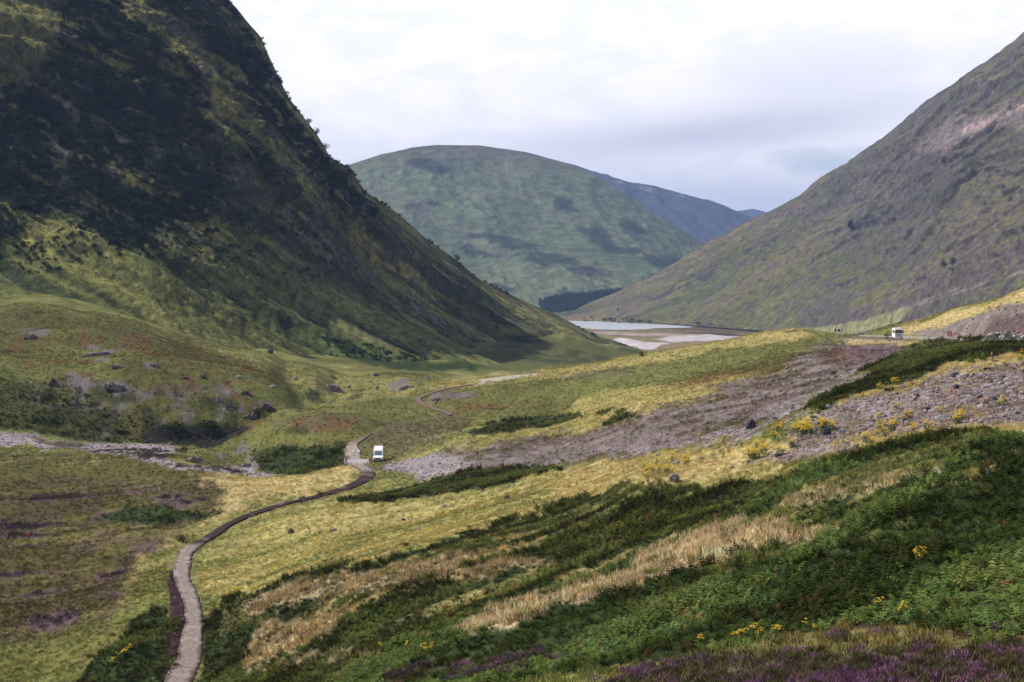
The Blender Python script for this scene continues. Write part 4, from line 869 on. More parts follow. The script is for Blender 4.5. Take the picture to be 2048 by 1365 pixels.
# scree stones
MAT_STONE = tint_mat('scree_stone', (1, 1, 1), trans=0.0)
def regw(p, f=6, r=9): return region(p, f, r)
SW = np.clip(regw(STON, 9, 12)*sstep(st_n, -.75, -.15) + regw([(1500,930),(1590,905),(1700,890),(1690,905),(1600,925)])*.9 + regw([(1400,885),(1500,850),(1600,800),(1700,750),(1760,725),(1680,775),(1570,840),(1480,880)])*.9 + regw([(770,930),(830,915),(900,912),(960,925),(900,945),(820,955)])*.8 + RIVW*.6*(1-sstep(U, 20, -40)*0) + r2w*.6 + regw(FAN)*.4 + regw([(1830,668),(1900,645),(2020,610),(2160,570),(2160,690),(1980,688),(1860,680)])*.5, 0, 1)*(1-FERN)
x, y, I, J, d = cells(SW, 4.2, 80, 230); xb, yb, Ib, Jb, db = cells(SW, 1.0, 230, 440); x = np.r_[x, xb]; y = np.r_[y, yb]; I = np.r_[I, Ib]; J = np.r_[J, Jb]; d = np.r_[d, db]
kk = rng.integers(0, len(path), 1500); off = rng.normal(0, 1.25, 1500); pp_ = path[kk]; tt_ = np.gradient(path[:, :2], axis=0)[kk]; tt_ /= np.linalg.norm(tt_, axis=1, keepdims=True); xq = pp_[:, 0]+tt_[:, 1]*off; yq = pp_[:, 1]-tt_[:, 0]*off
infan = regw(FAN)[I, J] > .5
s_ = np.exp(rng.normal(-1.6, .5, len(x)))*np.where(infan, .62, 1)*np.where(d > 230, 1.7, 1.15)*(1+.6*np.clip(st_n[I, J], 0, 1)); k = rng.random((len(x), 1)); tn = np.array([.225, .190, .205])*(.5+.9*rng.random((len(x), 1))); tn = np.where(k > .88, np.array([.24, .165, .14])*(.6+.6*rng.random((len(x), 1))), tn)
scatter('scree', [mesh_stone(s, 1) for s in (31, 32, 33)], MAT_STONE, np.stack([x, y, zat(x, y)+s_*.08], -1), tn, np.clip(s_, .1, 1.0), .5, 'loose grey and reddish stones of the scree slopes and stream bed')
scatter('gravel', [mesh_stone(s, 1) for s in (34, 35)], MAT_STONE, np.stack([xq, yq, np.maximum(zat(xq, yq), pp_[:, 2]+.05)+.04], -1), np.array([.21, .175, .175])*(.5+.8*rng.random((1500, 1))), rng.uniform(.10, .34, 1500), .4, 'loose stones on and beside the track')
print('scree', len(x), round(time.time()-T0, 1))

# dark scrub on the left mountainside, bushes by the loch
def pick(M_, polys, n, extra=0.0, jit=20):
    """random surface points of a mountain sheet whose photo position lies in a polygon"""
    U_, V_, T_ = M_['U'], M_['V'], M_['T']; m = np.full(U_.shape, -99.0); nz = fbm(M_['P'][..., 0]/14, M_['P'][..., 2]/10, 4, 801)
    for p in polys: m = np.maximum(m, poly_sd(U_+nz*jit, V_+nz*jit, p))
    I_, J_ = np.nonzero((m > 0) & (T_ < .999) & (nz+extra > rng.uniform(-.5, .35, U_.shape))); k = rng.integers(0, len(I_), n); return M_['P'][I_[k], J_[k]], I_[k], J_[k]
MAT_SCRUB = tint_mat('scrub_leaf', (1, 1, 1), trans=.12)
PL, a_, b_ = pick(ML, DARK, 3600, -.02)
P2_, a_, b_ = pick(ML, [[(300,380),(600,420),(700,560),(560,560),(380,520),(200,520),(60,560),(0,500),(120,470)]], 500, -.05)
P3_, a_, b_ = pick(ML, [[(640,672),(780,700),(900,725),(960,738),(820,742),(660,715)]], 500, .1, 8)
crestj = np.argmin(abs(ML['T']-1), axis=1); ci = rng.integers(300, 820, 190); keepc = fbm(ci/22., ci*0+.5, 3, 811) > -.02; P4_ = ML['P'][ci, crestj[ci]-rng.integers(0, 5, 190)][keepc]
PP = np.concatenate([PL, P2_, P3_, P4_]); tn = np.array([.022, .034, .014])*(.5+1.0*rng.random((len(PP), 1))); tn[len(PL)+500:len(PL)+1000] *= 1.5
sz = np.r_[rng.uniform(1.2, 3.6, len(PL)), rng.uniform(1.0, 2.2, 500), rng.uniform(.8, 1.6, 500), rng.uniform(1.0, 2.4, len(P4_))]
scatter('undergrowth', [mesh_bush(s, 120) for s in (41, 42, 43)], MAT_SCRUB, PP-np.array([0, 0, .5]), tn, sz, .2, 'dark birch and rowan scrub on the steep crags of the left mountainside')
# ------------------------------------------------------------------ path, road, bridge
M_TRACK = ground_mat('track_gravel', 2.2, 9.0, .06, .03, .25)
def strip(name, L, hw, lift, colour_f, n_cross=15, jag=.55, uneven=.06):
    L = np.asarray(L); n = len(L); t = np.gradient(L[:, :2], axis=0); t /= np.linalg.norm(t, axis=1, keepdims=True); nr = np.stack([t[:, 1], -t[:, 0]], -1)
    s = np.concatenate([[0], np.cumsum(np.hypot(*(L[1:, :2]-L[:-1, :2]).T))]); k = np.linspace(-1, 1, n_cross); P = np.empty((n, n_cross, 3)); hw = np.broadcast_to(hw, (n,))
    jl = 1+(fbm(s/7, s*0+3.3, 6, 901, .7))*jag*.9; jr = 1+(fbm(s/7.7, s*0+9.3, 6, 905, .7))*jag*.9
    for j, q in enumerate(k):
        off = q*hw*np.where(q < 0, jl, jr); P[:, j, :2] = L[:, :2] + nr*off[:, None]
        P[:, j, 2] = np.maximum(L[:, 2]+lift, zat(P[:, j, 0], P[:, j, 1])+lift*.6) if uneven < .5 else L[:, 2]+lift
        if abs(q) > .99: P[:, j, 2] -= lift+.10
    P[..., 2] += fbm(P[..., 0]/1.2, P[..., 1]/1.2, 3, 911)*uneven
    c = colour_f(P, s[:, None]+0*k[None], k[None]+0*s[:, None]); return grid_mesh(name, P, np.clip(c, .01, .7))
uq, vq = project(path)
def path_col(P, s, k):
    u, v = project(P); nz = fbm(P[..., 0]/1.1, P[..., 1]/1.1, 4, 921); nb_ = fbm(P[..., 0]/3.5, P[..., 1]/3.5, 3, 925); c = np.empty(P.shape); c[:] = (.205, .165, .150)
    c = mixc(c, sstep(nz, .05, .4)*.4, (.26, .21, .21)); c = mixc(c, sstep(-nz+nb_*.3, .1, .4)*.35, (.38, .33, .325))
    dark = sstep(v, 1094, 1084)*sstep(v, 938, 946)
    c = mixc(c, dark*.96, (.030, .015, .018)); c = mixc(c, dark*sstep(nb_+nz*.4, .12, .35)*.6, (.16, .11, .11))
    up = sstep(v, 932, 925); c = mixc(c, up*.85, (.30, .24, .21)); c = mixc(c, up*sstep(v, 895, 880)*.9, (.15, .095, .075))
    faint = sstep(v, 882, 874)*sstep(v, 828, 834); c = mixc(c, faint*.8, (.11, .085, .045)); rut = np.exp(-((np.abs(k)-.5)/.16)**2); c = mixc(c, rut*.25*(1-dark), (.33, .29, .29))
    edge = sstep(np.abs(k)+nz*.5,   .45, .95)*(1-dark); c = mixc(c, edge*.8, (.075, .055, .038)); grassy = np.exp(-(k/.2)**2)*sstep(v, 930, 924)*sstep(nz, -.2, .2); c = mixc(c, grassy*.5, 'olive'); return c
vp = vq; hw = np.interp(-vp, [-1400, -1330, -1250, -1120, -1095, -1080, -1050, -1000, -965, -945, -925, -895, -880, -872, -835, -828, -800, -760], [1.45, 1.35, 1.12, 1.15, 1.25, 1.0, .85, .85, 1.25, 1.4, 1.7, 1.5, 1.0, .35, .35, .7, .9, .7])
kA = int(np.argmax(vp < 868)); m2 = (vp < 832) & (np.arange(len(vp)) > kA); k0, k1 = np.nonzero(m2)[0][[0, -1]]
tr = link('path', strip('path', path[:kA], hw[:kA], .16, path_col), M_TRACK); tag(tr, 'gravel and mud track winding up the glen floor', kind='structure')
tr = link('path', strip('path', path[k0:k1], hw[k0:k1], .16, path_col), M_TRACK); tag(tr, 'thin brown track curving over the lit ridge', kind='structure')
# mud bank left of the lower track
low = path[(vq > 1140)]
def shift(L, off, dz=0.0):
    t = np.gradient(L[:, :2], axis=0); t /= np.linalg.norm(t, axis=1, keepdims=True); Q = L.copy(); Q[:, 0] += t[:, 1]*off; Q[:, 1] -= t[:, 0]*off; Q[:, 2] = zat(Q[:, 0], Q[:, 1])+dz; return Q
mud = link('verge', strip('verge', shift(low, -1.55), (.75+.35*np.sin(np.linspace(0, 3, len(low))))*np.clip(np.minimum(np.arange(len(low)), np.arange(len(low))[::-1])/90., .15, 1), .22, lambda P, s, k: np.array([.032, .016, .020])*(1+fbm(P[..., 0], P[..., 1], 4, 931)[..., None]*.9), 7, .7, .14), M_TRACK); tag(mud, 'dark churned peat along the left edge of the track', kind='structure')
# road
def road_col(P, s, k):
    c = np.empty(P.shape); c[:] = (.085, .083, .088); c = mixc(c, (np.abs(np.abs(k)-.9) < .04)*.9, (.6, .6, .58)); c = mixc(c, ((np.abs(k) < .03) & (np.mod(s, 6) < 3))*.9, (.6, .6, .58)); return c
rd = link('road', strip('road', smooth_line(road, 300, 0), 3.5, .05, road_col, 41, 0, .9*0+.6*0), M_TRACK)
P_ = None; tag(rd, 'tarmac road crossing the scree slope', kind='structure')

M_GALV = simple('galvanised_steel', (.50, .51, .52), .45, .6, .08); M_RUST = simple('rusty_steel', (.22, .045, .03), .8, 0, .3); M_CONC = simple('weathered_concrete', (.30, .28, .29), .9, 0, .2, 2, .03)
M_WHITE = simple('white_paint', (.80, .81, .82), .35, 0, .03, spec=.5); M_GLASS = simple('dark_glass', (.025, .035, .05), .12, 0, .1, spec=.6); M_BLACK = simple('black_rubber', (.02, .02, .02), .8); M_DKGREY = simple('grey_plastic', (.07, .07, .075), .6)
M_LAMP = simple('lamp_lens', (.75, .75, .72), .2); M_RED = simple('red_paint', (.45, .02, .025), .45); M_DECK = simple('brown_deck', (.16, .07, .055), .8, 0, .25); M_BLK = simple('black_paint', (.012, .012, .014), .5); M_PLATE = simple('number_plate_white', (.7, .7, .66), .5)
def frame_at(L, k):
    t = L[min(k+1, len(L)-1), :2]-L[max(k-1, 0), :2]; t = t/np.linalg.norm(t); return L[k], t
# crash barrier between the road and the slope: rails, posts
R3 = smooth_line(road, 400, 0); uR, vR = project(R3)
def barrier(u0, u1, off, label):
    Lb = shift(R3[(uR > u0) & (uR < u1)], off); Lb[:, 2] = R3[(uR > u0) & (uR < u1)][:, 2]; root = empty('crash_barrier', Lb[len(Lb)//2]); tag(root, label, 'barrier')
    o0 = Lb[len(Lb)//2]; B = MB()
    prof = [(0, .45), (.05, .50), (0, .56), (0, .62), (.05, .68), (0, .74)]; t = np.gradient(Lb[:, :2], axis=0); t /= np.linalg.norm(t, axis=1, keepdims=True); nr = np.stack([t[:, 1], -t[:, 0]], -1)
    V_ = []; F_ = []
    for i in range(len(Lb)):
        for a, z in prof: V_.append((Lb[i, 0]+nr[i, 0]*a-o0[0], Lb[i, 1]+nr[i, 1]*a-o0[1], Lb[i, 2]+z-o0[2]))
        for a, z in prof[::-1]: V_.append((Lb[i, 0]+nr[i, 0]*(a-.02)-o0[0], Lb[i, 1]+nr[i, 1]*(a-.02)-o0[1], Lb[i, 2]+z-o0[2]))
    m = 12
    for i in range(len(Lb)-1):
        for k in range(m): F_.append((i*m+k, i*m+(k+1) % m, (i+1)*m+(k+1) % m, (i+1)*m+k))
    link('rail', raw_mesh('rail', V_, F_), M_GALV, root); pb = MB(); pb.box((0, 0, .30), (.12, .16, .9)); pm = pb.mesh('post')
    s = np.concatenate([[0], np.cumsum(np.hypot(*(Lb[1:, :2]-Lb[:-1, :2]).T))])
    for d_ in np.arange(1, s[-1], 3.2):
        k = int(np.searchsorted(s, d_)); p = link('post', pm, M_GALV, root); p.location = (Lb[k, 0]-nr[k, 0]*.10-o0[0], Lb[k, 1]-nr[k, 1]*.10-o0[1], Lb[k, 2]-o0[2])
side = 1 if shift(R3[200:204], 4.0)[1, 1] < R3[201, 1] else -1
barrier(1694, 1884, side*4.0, 'long grey steel crash barrier beside the road in front of the truck'); barrier(1888, 1962, side*4.0, 'short grey steel crash barrier beside the road below the red sign')

# ------------------------------------------------------------------ vehicles
def wheel(parent, x, y, r, w=.26):
    b = MB(); b.prism([(y+r*math.cos(a), r+r*math.sin(a)) for a in np.linspace(0, 2*math.pi, 21)[:-1]], x-w/2, x+w/2, 'x'); wh = b.build('wheel', M_BLACK, parent)
    b = MB(); b.prism([(y+r*.58*math.cos(a), r+r*.58*math.sin(a)) for a in np.linspace(0, 2*math.pi, 15)[:-1]], x-w/2-.012, x+w/2+.012, 'x'); b.build('rim', M_GALV, wh)
def loft(name, secs, mat, parent, smooth=False):
    """sections of equal point count joined end to end"""
    n = len(secs[0]); V_ = [p for s in secs for p in s]; F_ = [tuple(range(n))[::-1], tuple(range((len(secs)-1)*n, len(secs)*n))]
    for i in range(len(secs)-1): F_ += [(i*n+k, i*n+(k+1) % n, (i+1)*n+(k+1) % n, (i+1)*n+k) for k in range(n)]
    return link(name, raw_mesh(name, V_, F_, smooth), mat, parent)
def van():
    """front faces -Y"""
    P0 = hit(757, 921.5); root = empty('panel_van', P0, R(4)); tag(root, 'white high roof panel van parked on the grass beside the track', 'van')
    side_p = [(-2.72, .42), (-2.78, .75), (-2.62, 1.02), (-1.95, 1.28), (-1.25, 2.28), (-.85, 2.62), (-.4, 2.72), (2.75, 2.72), (2.85, 2.5), (2.88, .42)]
    sec = []
    for x, ins in ((-1.0, .10), (-.96, .02), (-.80, 0), (.80, 0), (.96, .02), (1.0, .10)):
        s = []
        for y, z in side_p:
            xx = x*(1-.09*max(0, (z-1.2))/1.5); s.append((xx, y*(1-ins*.5) if abs(x) > .99 else y, z-(ins*.6 if z > 2.2 else 0)))
        sec.append(s)
    loft('body', sec, M_WHITE, root)
    q = lambda t, x: ((x*(1-.09*(1.28+t-1.2)/1.5)), -1.95+.7*t-.02, 1.28+t+.012)
    ws = raw_mesh('windscreen', [q(.08, -.84), q(.08, .84), q(.90, .80), q(.90, -.80), (q(.08, -.84)[0], q(.08, 0)[1]+.06, q(.08, 0)[2]), (q(.08, .84)[0], q(.08, 0)[1]+.06, q(.08, 0)[2]), (q(.9, .8)[0], q(.9, 0)[1]+.06, q(.9, 0)[2]), (q(.9, -.8)[0], q(.9, 0)[1]+.06, q(.9, 0)[2])], [(0, 1, 2, 3), (7, 6, 5, 4), (0, 4, 5, 1), (1, 5, 6, 2), (2, 6, 7, 3), (3, 7, 4, 0)])
    link('windscreen', ws, simple('tinted_screen', (.10, .16, .24), .12, spec=.7), root)
    b = MB(); b.box((0, -2.79, .80), (1.05, .06, .26)); g = b.build('grille', M_BLK, root)
    b = MB(); b.box((0, -2.80, .50), (1.86, .10, .24)); b.build('bumper', M_DKGREY, root); b = MB(); b.box((0, -2.865, .52), (.52, .02, .11)); b.build('number_plate', M_PLATE, root)
    for s in (-1, 1):
        b = MB(); b.box((s*.76, -2.72, .95), (.30, .14, .22)); b.build('headlight', M_LAMP, root)
        b = MB(); b.box((s*1.16, -1.75, 1.48), (.22, .10, .36)); b.build('mirror', M_BLK, root)
        b = MB(); b.box((s*.968, -1.15, 1.62), (.03, .80, .55)); b.build('side_window', M_GLASS, root)
        for y in (-1.85, 1.55): wheel(root, s*.88, y, .35)
    return root
van()
def truck():
    i = int(np.argmin(abs(uR-1787))); P0, t = frame_at(R3, i); dirn = t if (t[1] < 0) else -t; hd = math.atan2(dirn[1], dirn[0]) + math.pi/2   # front (-Y) turned into the travel direction
    pos = np.array([P0[0], P0[1], P0[2]+.06]); root = empty('flatbed_truck', pos, hd+R(4)); tag(root, 'white flatbed truck driving along the road beside the crash barrier', 'truck')
    cab = [(-3.2, .55), (-3.28, 1.1), (-3.2, 1.75), (-3.02, 2.75), (-2.85, 3.05), (-2.5, 3.18), (-1.45, 3.18), (-1.32, 3.0), (-1.3, .75)]
    sec = []
    for x, ins in ((-1.22, .06), (-1.15, 0), (1.15, 0), (1.22, .06)): sec.append([(x*(1-.05*max(0, z-1.7)), y+(ins if y < -2 else -ins*.3), z-(ins if z > 2.9 else 0)) for y, z in cab])
    loft('cab', sec, M_WHITE, root)
    b = MB(); b.prism([(-3.24, 1.78), (-3.06, 2.70), (-3.0, 2.70), (-3.16, 1.78)], -1.06, 1.06); b.build('windscreen', M_GLASS, root)
    b = MB(); b.box((0, -3.29, 1.25), (1.5, .05, .75)); b.build('grille', M_GALV, root); b = MB(); b.box((0, -3.25, .60), (2.40, .18, .34)); b.build('bumper', M_WHITE, root)
    b = MB(); b.box((0, -3.05, 3.0), (1.9, .10, .18)); b.build('sun_visor', M_WHITE, root)
    for s in (-1, 1):
        b = MB(); b.box((s*.92, -3.32, .85), (.34, .06, .16)); b.build('headlight', M_LAMP, root)
        b = MB(); b.box((s*1.40, -3.0, 2.15), (.20, .14, .62)); b.build('mirror', M_BLK, root); b = MB(); b.box((s*1.205, -2.35, 2.2), (.03, .95, .72)); b.build('side_window', M_GLASS, root)
        for y, r in ((-2.3, .50), (1.9, .50), (3.1, .50)): wheel(root, s*1.02, y, r, .32)
        b = MB(); b.box((s*1.15, 0, .75), (.06, 2.6, .32)); b.build('side_guard', M_GALV, root)
    b = MB(); b.box((0, 1.25, 1.28), (2.45, 5.0, .16)); b.box((0, 1.25, 1.40), (2.3, 4.9, .06)); b.build('flatbed', M_DECK, root)
    b = MB(); b.box((-.4, 1.2, 1.02), (.12, 5.4, .30)); b.box((.4, 1.2, 1.02), (.12, 5.4, .30)); b.build('chassis', M_BLK, root)
    b = MB(); b.box((0, -1.12, 1.85), (2.3, .08, 1.1)); b.build('headboard', M_BLK, root)
    b = MB(); b.box((0, 3.8, 1.0), (2.2, .08, .22)); b.build('tail_board', M_RED, root)
truck()

# ------------------------------------------------------------------ signs
def yaw_to_cam(P): return math.atan2(P[1]-CAM[1], P[0]-CAM[0]) - math.pi/2
def chevron_sign():
    P0 = at(1677, 674.5, 438); P0[2] = zat(P0[0], P0[1]); px = 438/FPX; root = empty('chevron_sign', P0, yaw_to_cam(P0)); tag(root, 'black road bend board with two white chevrons pointing right on two posts', 'road sign')
    w, h = 14.2*px, 5.6*px; zc = CAM[2]+ray(1677, 661.3)[2]*438 - P0[2]
    b = MB(); b.box((0, 0, zc), (w, .05, h)); b.build('board', M_BLK, root)
    for cx in (-w*.20, w*.28):
        b = MB(); t_ = h*.36; b.prism([(cx-h*.42, zc+h/2-.02), (cx-h*.42+t_*1.1, zc+h/2-.02), (cx+h*.40, zc), (cx-h*.42+t_*1.1, zc-h/2+.02), (cx-h*.42, zc-h/2+.02), (cx+h*.40-t_*1.1, zc)], -.045, -.0275, 'y'); b.build('chevron', M_WHITE, root)
    for x in (-w*.26, w*.32):
        b = MB(); b.box((x, .07, (zc+h*.3)/2-.2), (.12, .09, zc+h*.3+.4)); b.build('post', M_GALV, root)
chevron_sign()
def warning_sign():
    D_ = 352; P0 = at(1899.5, 680.5, D_); P0[2] = min(P0[2], zat(P0[0], P0[1])); px = D_/FPX; root = empty('warning_sign', P0, yaw_to_cam(P0)); tag(root, 'red and white triangle warning sign above a red plate on a post', 'road sign')
    z0 = CAM[2]+ray(1899, 669.0)[2]*D_ - P0[2]; hp, wp = 6.6*px, 8.0*px
    b = MB(); b.box((0, 0, z0-.02), (wp, .04, hp)); b.build('plate', M_RED, root)
    b = MB()
    for r_ in range(3): b.box((0, -.026, z0+hp*(.26-.25*r_)), (wp*(.62, .5, .66)[r_], .012, hp*.09))
    b.build('plate_lettering', M_PLATE, root)
    zt = z0+hp*.5+.03; s_ = 8.4*px; T3 = lambda k, yy: [(-s_*.5*k, yy[0], zt+(1-k)*s_*.29), (s_*.5*k, yy[0], zt+(1-k)*s_*.29), (0, yy[0], zt+s_*.87-(1-k)*s_*.58)]
    def tri(k, y0, y1, nm, m): a = T3(k, (y0,)); c = [(p[0], y1, p[2]) for p in a]; link(nm, raw_mesh(nm, a+c, [(0, 1, 2), (5, 4, 3), (0, 3, 4, 1), (1, 4, 5, 2), (2, 5, 3, 0)]), m, root)
    tri(1.0, -.02, .02, 'triangle', M_RED); tri(.66, -.032, -.022, 'triangle_face', M_WHITE)
    b = MB(); b.prism([(-.22, zt+.20), (.26, zt+.20), (.20, zt+.34), (.02, zt+.42), (-.10, zt+.33)], -.044, -.034, 'y'); b.build('pictogram', M_BLK, root)
    b = MB(); b.box((0, .06, (z0+1)/2-.3), (.09, .07, z0+1.4)); b.build('post', M_GALV, root)
warning_sign()

# ------------------------------------------------------------------ bridge on the track
def bridge():
    Pb = path[(vq > 905) & (vq < 945)]; m = len(Pb)//2; c, t = frame_at(Pb, m); root = empty('bridge', (c[0], c[1], c[2]+.2), math.atan2(t[1], t[0])-math.pi/2); tag(root, 'small concrete track bridge with rusty red railings beside the van', 'bridge')
    b = MB(); b.box((0, 0, -.10), (4.8, 8.0, .36)); b.build('deck', M_CONC, root)
    for s in (-1, 1):
        b = MB(); b.box((s*2.45, 0, -.6), (.35, 8.6, 1.9)); b.box((s*2.7, -4.2, -.8), (.8, .8, 1.7)); b.build('wing_wall', simple('rubble_stone', (.24, .19, .19), .95, 0, .35, 4, .1), root)
        b = MB()
        for y in (-3.2, -1.9, -.6): b.box((s*2.42, y, .85), (.10, .10, 1.15))
        b.tube([(s*2.42, -3.3, 1.40), (s*2.42, -.5, 1.40)], .055); b.tube([(s*2.42, -3.3, .95), (s*2.42, -.5, .95)], .045); b.tube([(s*2.42, -3.2, .4), (s*2.9, -3.9, 0.0)], .05); b.tube([(s*2.42, -3.2, 1.4), (s*2.42, -1.9, .4)], .045)
        b.build('railing', M_RUST, root)
bridge()
# puddles in the ruts
pm_ = bpy.data.materials.new('puddle_water'); pm_.use_nodes = True; pb_ = pm_.node_tree.nodes['Principled BSDF']; pb_.inputs['Base Color'].default_value = (.30, .32, .36, 1); pb_.inputs['Roughness'].default_value = .3
for cu, cv_, ru, rv in [(707.5, 905.5, 3.4, 3.2), (716.5, 905.0, 2.6, 6.0), (712.5, 897, 1.6, 3.0)]:
    k = []
    for a in np.linspace(0, 2*math.pi, 19)[:-1]:
        r_ = 1+.18*math.sin(3*a+cu); hp_ = hit(cu+ru*r_*math.cos(a)+(rv*.35*math.sin(a) if ru < 3 else 0), cv_+rv*r_*math.sin(a)); k.append(hp_)
    k = np.array(k); zz_ = k[:, 2].max()+.26
    b = MB(); b.add([(p[0], p[1], zz_-.05) for p in k]+[(p[0], p[1], zz_) for p in k], [tuple(range(18, 36))]+[(i, (i+1) % 18, 18+(i+1) % 18, 18+i) for i in range(18)])
    pu = b.build('puddle', pm_); pu['kind'] = 'structure'
print('built things', round(time.time()-T0, 1))

# ------------------------------------------------------------------ people
def skin(name, joints, bones, mat, parent, levels=1):
    me = bpy.data.meshes.new(name); me.from_pydata([j[0] for j in joints], bones, []); o = link(name, me, mat, parent)
    sk = o.modifiers.new('skin', 'SKIN'); 
    for i, j in enumerate(joints): me.skin_vertices[0].data[i].radius = (j[1], j[2] if len(j) > 2 else j[1])
    me.skin_vertices[0].data[0].use_root = True; sb = o.modifiers.new('sub', 'SUBSURF'); sb.levels = levels; sb.render_levels = levels
    sk.use_smooth_shade = True; return o
M_SKIN = simple('skin', (.50, .30, .22), .6); M_HAIR = simple('brown_hair', (.05, .03, .02), .7); M_JRED = simple('red_jacket', (.62, .035, .02), .7); M_JBLK = simple('black_jacket', (.02, .02, .028), .8); M_TROU = simple('dark_trousers', (.03, .03, .035), .85)
M_MAR = simple('maroon_top', (.10, .02, .035), .8); M_BEI = simple('beige_shorts', (.50, .42, .28), .85); M_BAG = simple('grey_pack', (.06, .06, .07), .8); M_CREAM = simple('cream_sleeve', (.6, .52, .5), .8)
def person(P0, yaw, pose, jm, tm, label, s=1.0, pack=False):
    root = empty('person', P0, yaw, s); tag(root, label, 'person')
    if pose == 'stand' or pose == 'walk':
        st = .0 if pose == 'stand' else .30; lean = .0 if pose == 'stand' else .10
        J = dict(pel=(0, 0, .95), ch=(0, -lean*.6, 1.25), nk=(0, -lean, 1.47), hd=(0, -lean-.03, 1.60), tp=(0, -lean-.02, 1.72))
        for q, sg in (('l', 1), ('r', -1)):
            J[q+'h'] = (sg*.10, 0, .90); J[q+'k'] = (sg*.12, -sg*st*.45-.03, .50); J[q+'a'] = (sg*.12, -sg*st*.7+.05, .09); J[q+'t'] = (sg*.13, -sg*st*.7-.15, .04)
            J[q+'s'] = (sg*.19, -lean, 1.41); J[q+'e'] = (sg*.27, sg*st*.3-.02, 1.13); J[q+'w'] = (sg*.25, sg*st*.45-.14, .90); J[q+'n'] = (sg*.24, sg*st*.45-.19, .82)
    else:
        J = dict(pel=(0, .05, .22), ch=(0, .0, .52), nk=(0, -.04, .74), hd=(0, -.07, .86), tp=(0, -.06, .98))
        for q, sg in (('l', 1), ('r', -1)):
            J[q+'h'] = (sg*.11, .02, .20); J[q+'k'] = (sg*.26, -.38, .44); J[q+'a'] = (sg*.22, -.52, .07); J[q+'t'] = (sg*.23, -.70, .04)
            J[q+'s'] = (sg*.19, -.04, .67); J[q+'e'] = (sg*.27, -.18, .47); J[q+'w'] = (sg*.12, -.36, .50); J[q+'n'] = (sg*.06, -.42, .52)
    rad = dict(pel=.13, ch=.15, nk=.055, hd=.085, tp=.06)
    for q in 'lr': rad.update({q+'h': .085, q+'k': .055, q+'a': .04, q+'t': .035, q+'s': .055, q+'e': .04, q+'w': .028, q+'n': .035})
    def make(name, keys, edges, mat, g):
        ix = {k: i for i, k in enumerate(keys)}; skin(name, [(J[k], rad[k]+g, (rad[k]+g)*(.72 if k in ('pel', 'ch') else 1)) for k in keys], [(ix[a], ix[b]) for a, b in edges], mat, root)
    keys = ['pel', 'ch', 'nk', 'hd', 'tp']+[q+x for q in 'lr' for x in 'hkatsewn']
    ed = [('pel', 'ch'), ('ch', 'nk'), ('nk', 'hd'), ('hd', 'tp')]+[e for q in 'lr' for e in (('pel', q+'h'), (q+'h', q+'k'), (q+'k', q+'a'), (q+'a', q+'t'), ('ch', q+'s'), (q+'s', q+'e'), (q+'e', q+'w'), (q+'w', q+'n'))]
    make('body', keys, ed, M_SKIN, 0)
    jk = ['pel', 'ch', 'nk']+[q+x for q in 'lr' for x in 'sew']; make('jacket', jk, [('pel', 'ch'), ('ch', 'nk')]+[e for q in 'lr' for e in (('ch', q+'s'), (q+'s', q+'e'), (q+'e', q+'w'))], jm, .022)
    tk = ['pel']+[q+x for q in 'lr' for x in ('hk' if tm is M_BEI else 'hka')]; make('shorts' if tm is M_BEI else 'trousers', tk, [e for q in 'lr' for e in ([('pel', q+'h'), (q+'h', q+'k')]+([] if tm is M_BEI else [(q+'k', q+'a')]))], tm, .018)
    hx, hy, hz2 = J['hd']
    b = bmesh.new(); bmesh.ops.create_uvsphere(b, u_segments=12, v_segments=8, radius=.108)
    for v in b.verts: v.co = (v.co.x*.92+hx, v.co.y*1.05+hy+.028, v.co.z*1.02+hz2+.062)
    bmesh.ops.delete(b, geom=[v for v in b.verts if v.co.y < hy-.02 and v.co.z < hz2+.08], context='VERTS'); me = bpy.data.meshes.new('hair'); b.to_mesh(me); b.free(); link('hair', me, M_HAIR, root)
    b = MB(); b.box((hx, hy-.095, hz2+.0), (.028, .04, .045)); b.build('nose', M_SKIN, root)
    for sg in (-1, 1): b = MB(); b.box((hx+sg*.032, hy-.088, hz2+.03), (.022, .015, .012)); b.build('eye', M_BLK, root); b = MB(); b.box((J[('l' if sg > 0 else 'r')+'t'][0], J[('l' if sg > 0 else 'r')+'t'][1]+.07, .045), (.10, .28, .09)); b.build('boot', M_BLACK, root)
    if pack: b = MB(); b.box((0, .20, 1.22), (.30, .22, .50), taper=.8); b.build('rucksack', M_BAG, root)
p = hit(17.5, 1080.5); person(p, R(-60), 'stand', M_JBLK, M_TROU, 'hiker in black standing on the heather moor at the left edge', 1.0)
p = hit(57, 1082.5); person(p, R(70), 'walk', M_JRED, M_TROU, 'hiker in a red jacket with a small pack on the heather moor', .93, True)
p = hit(1983, 722); person(p, R(8), 'sit', M_MAR, M_BEI, 'person in a maroon top sitting on the grass edge below the bracken', 1.0)

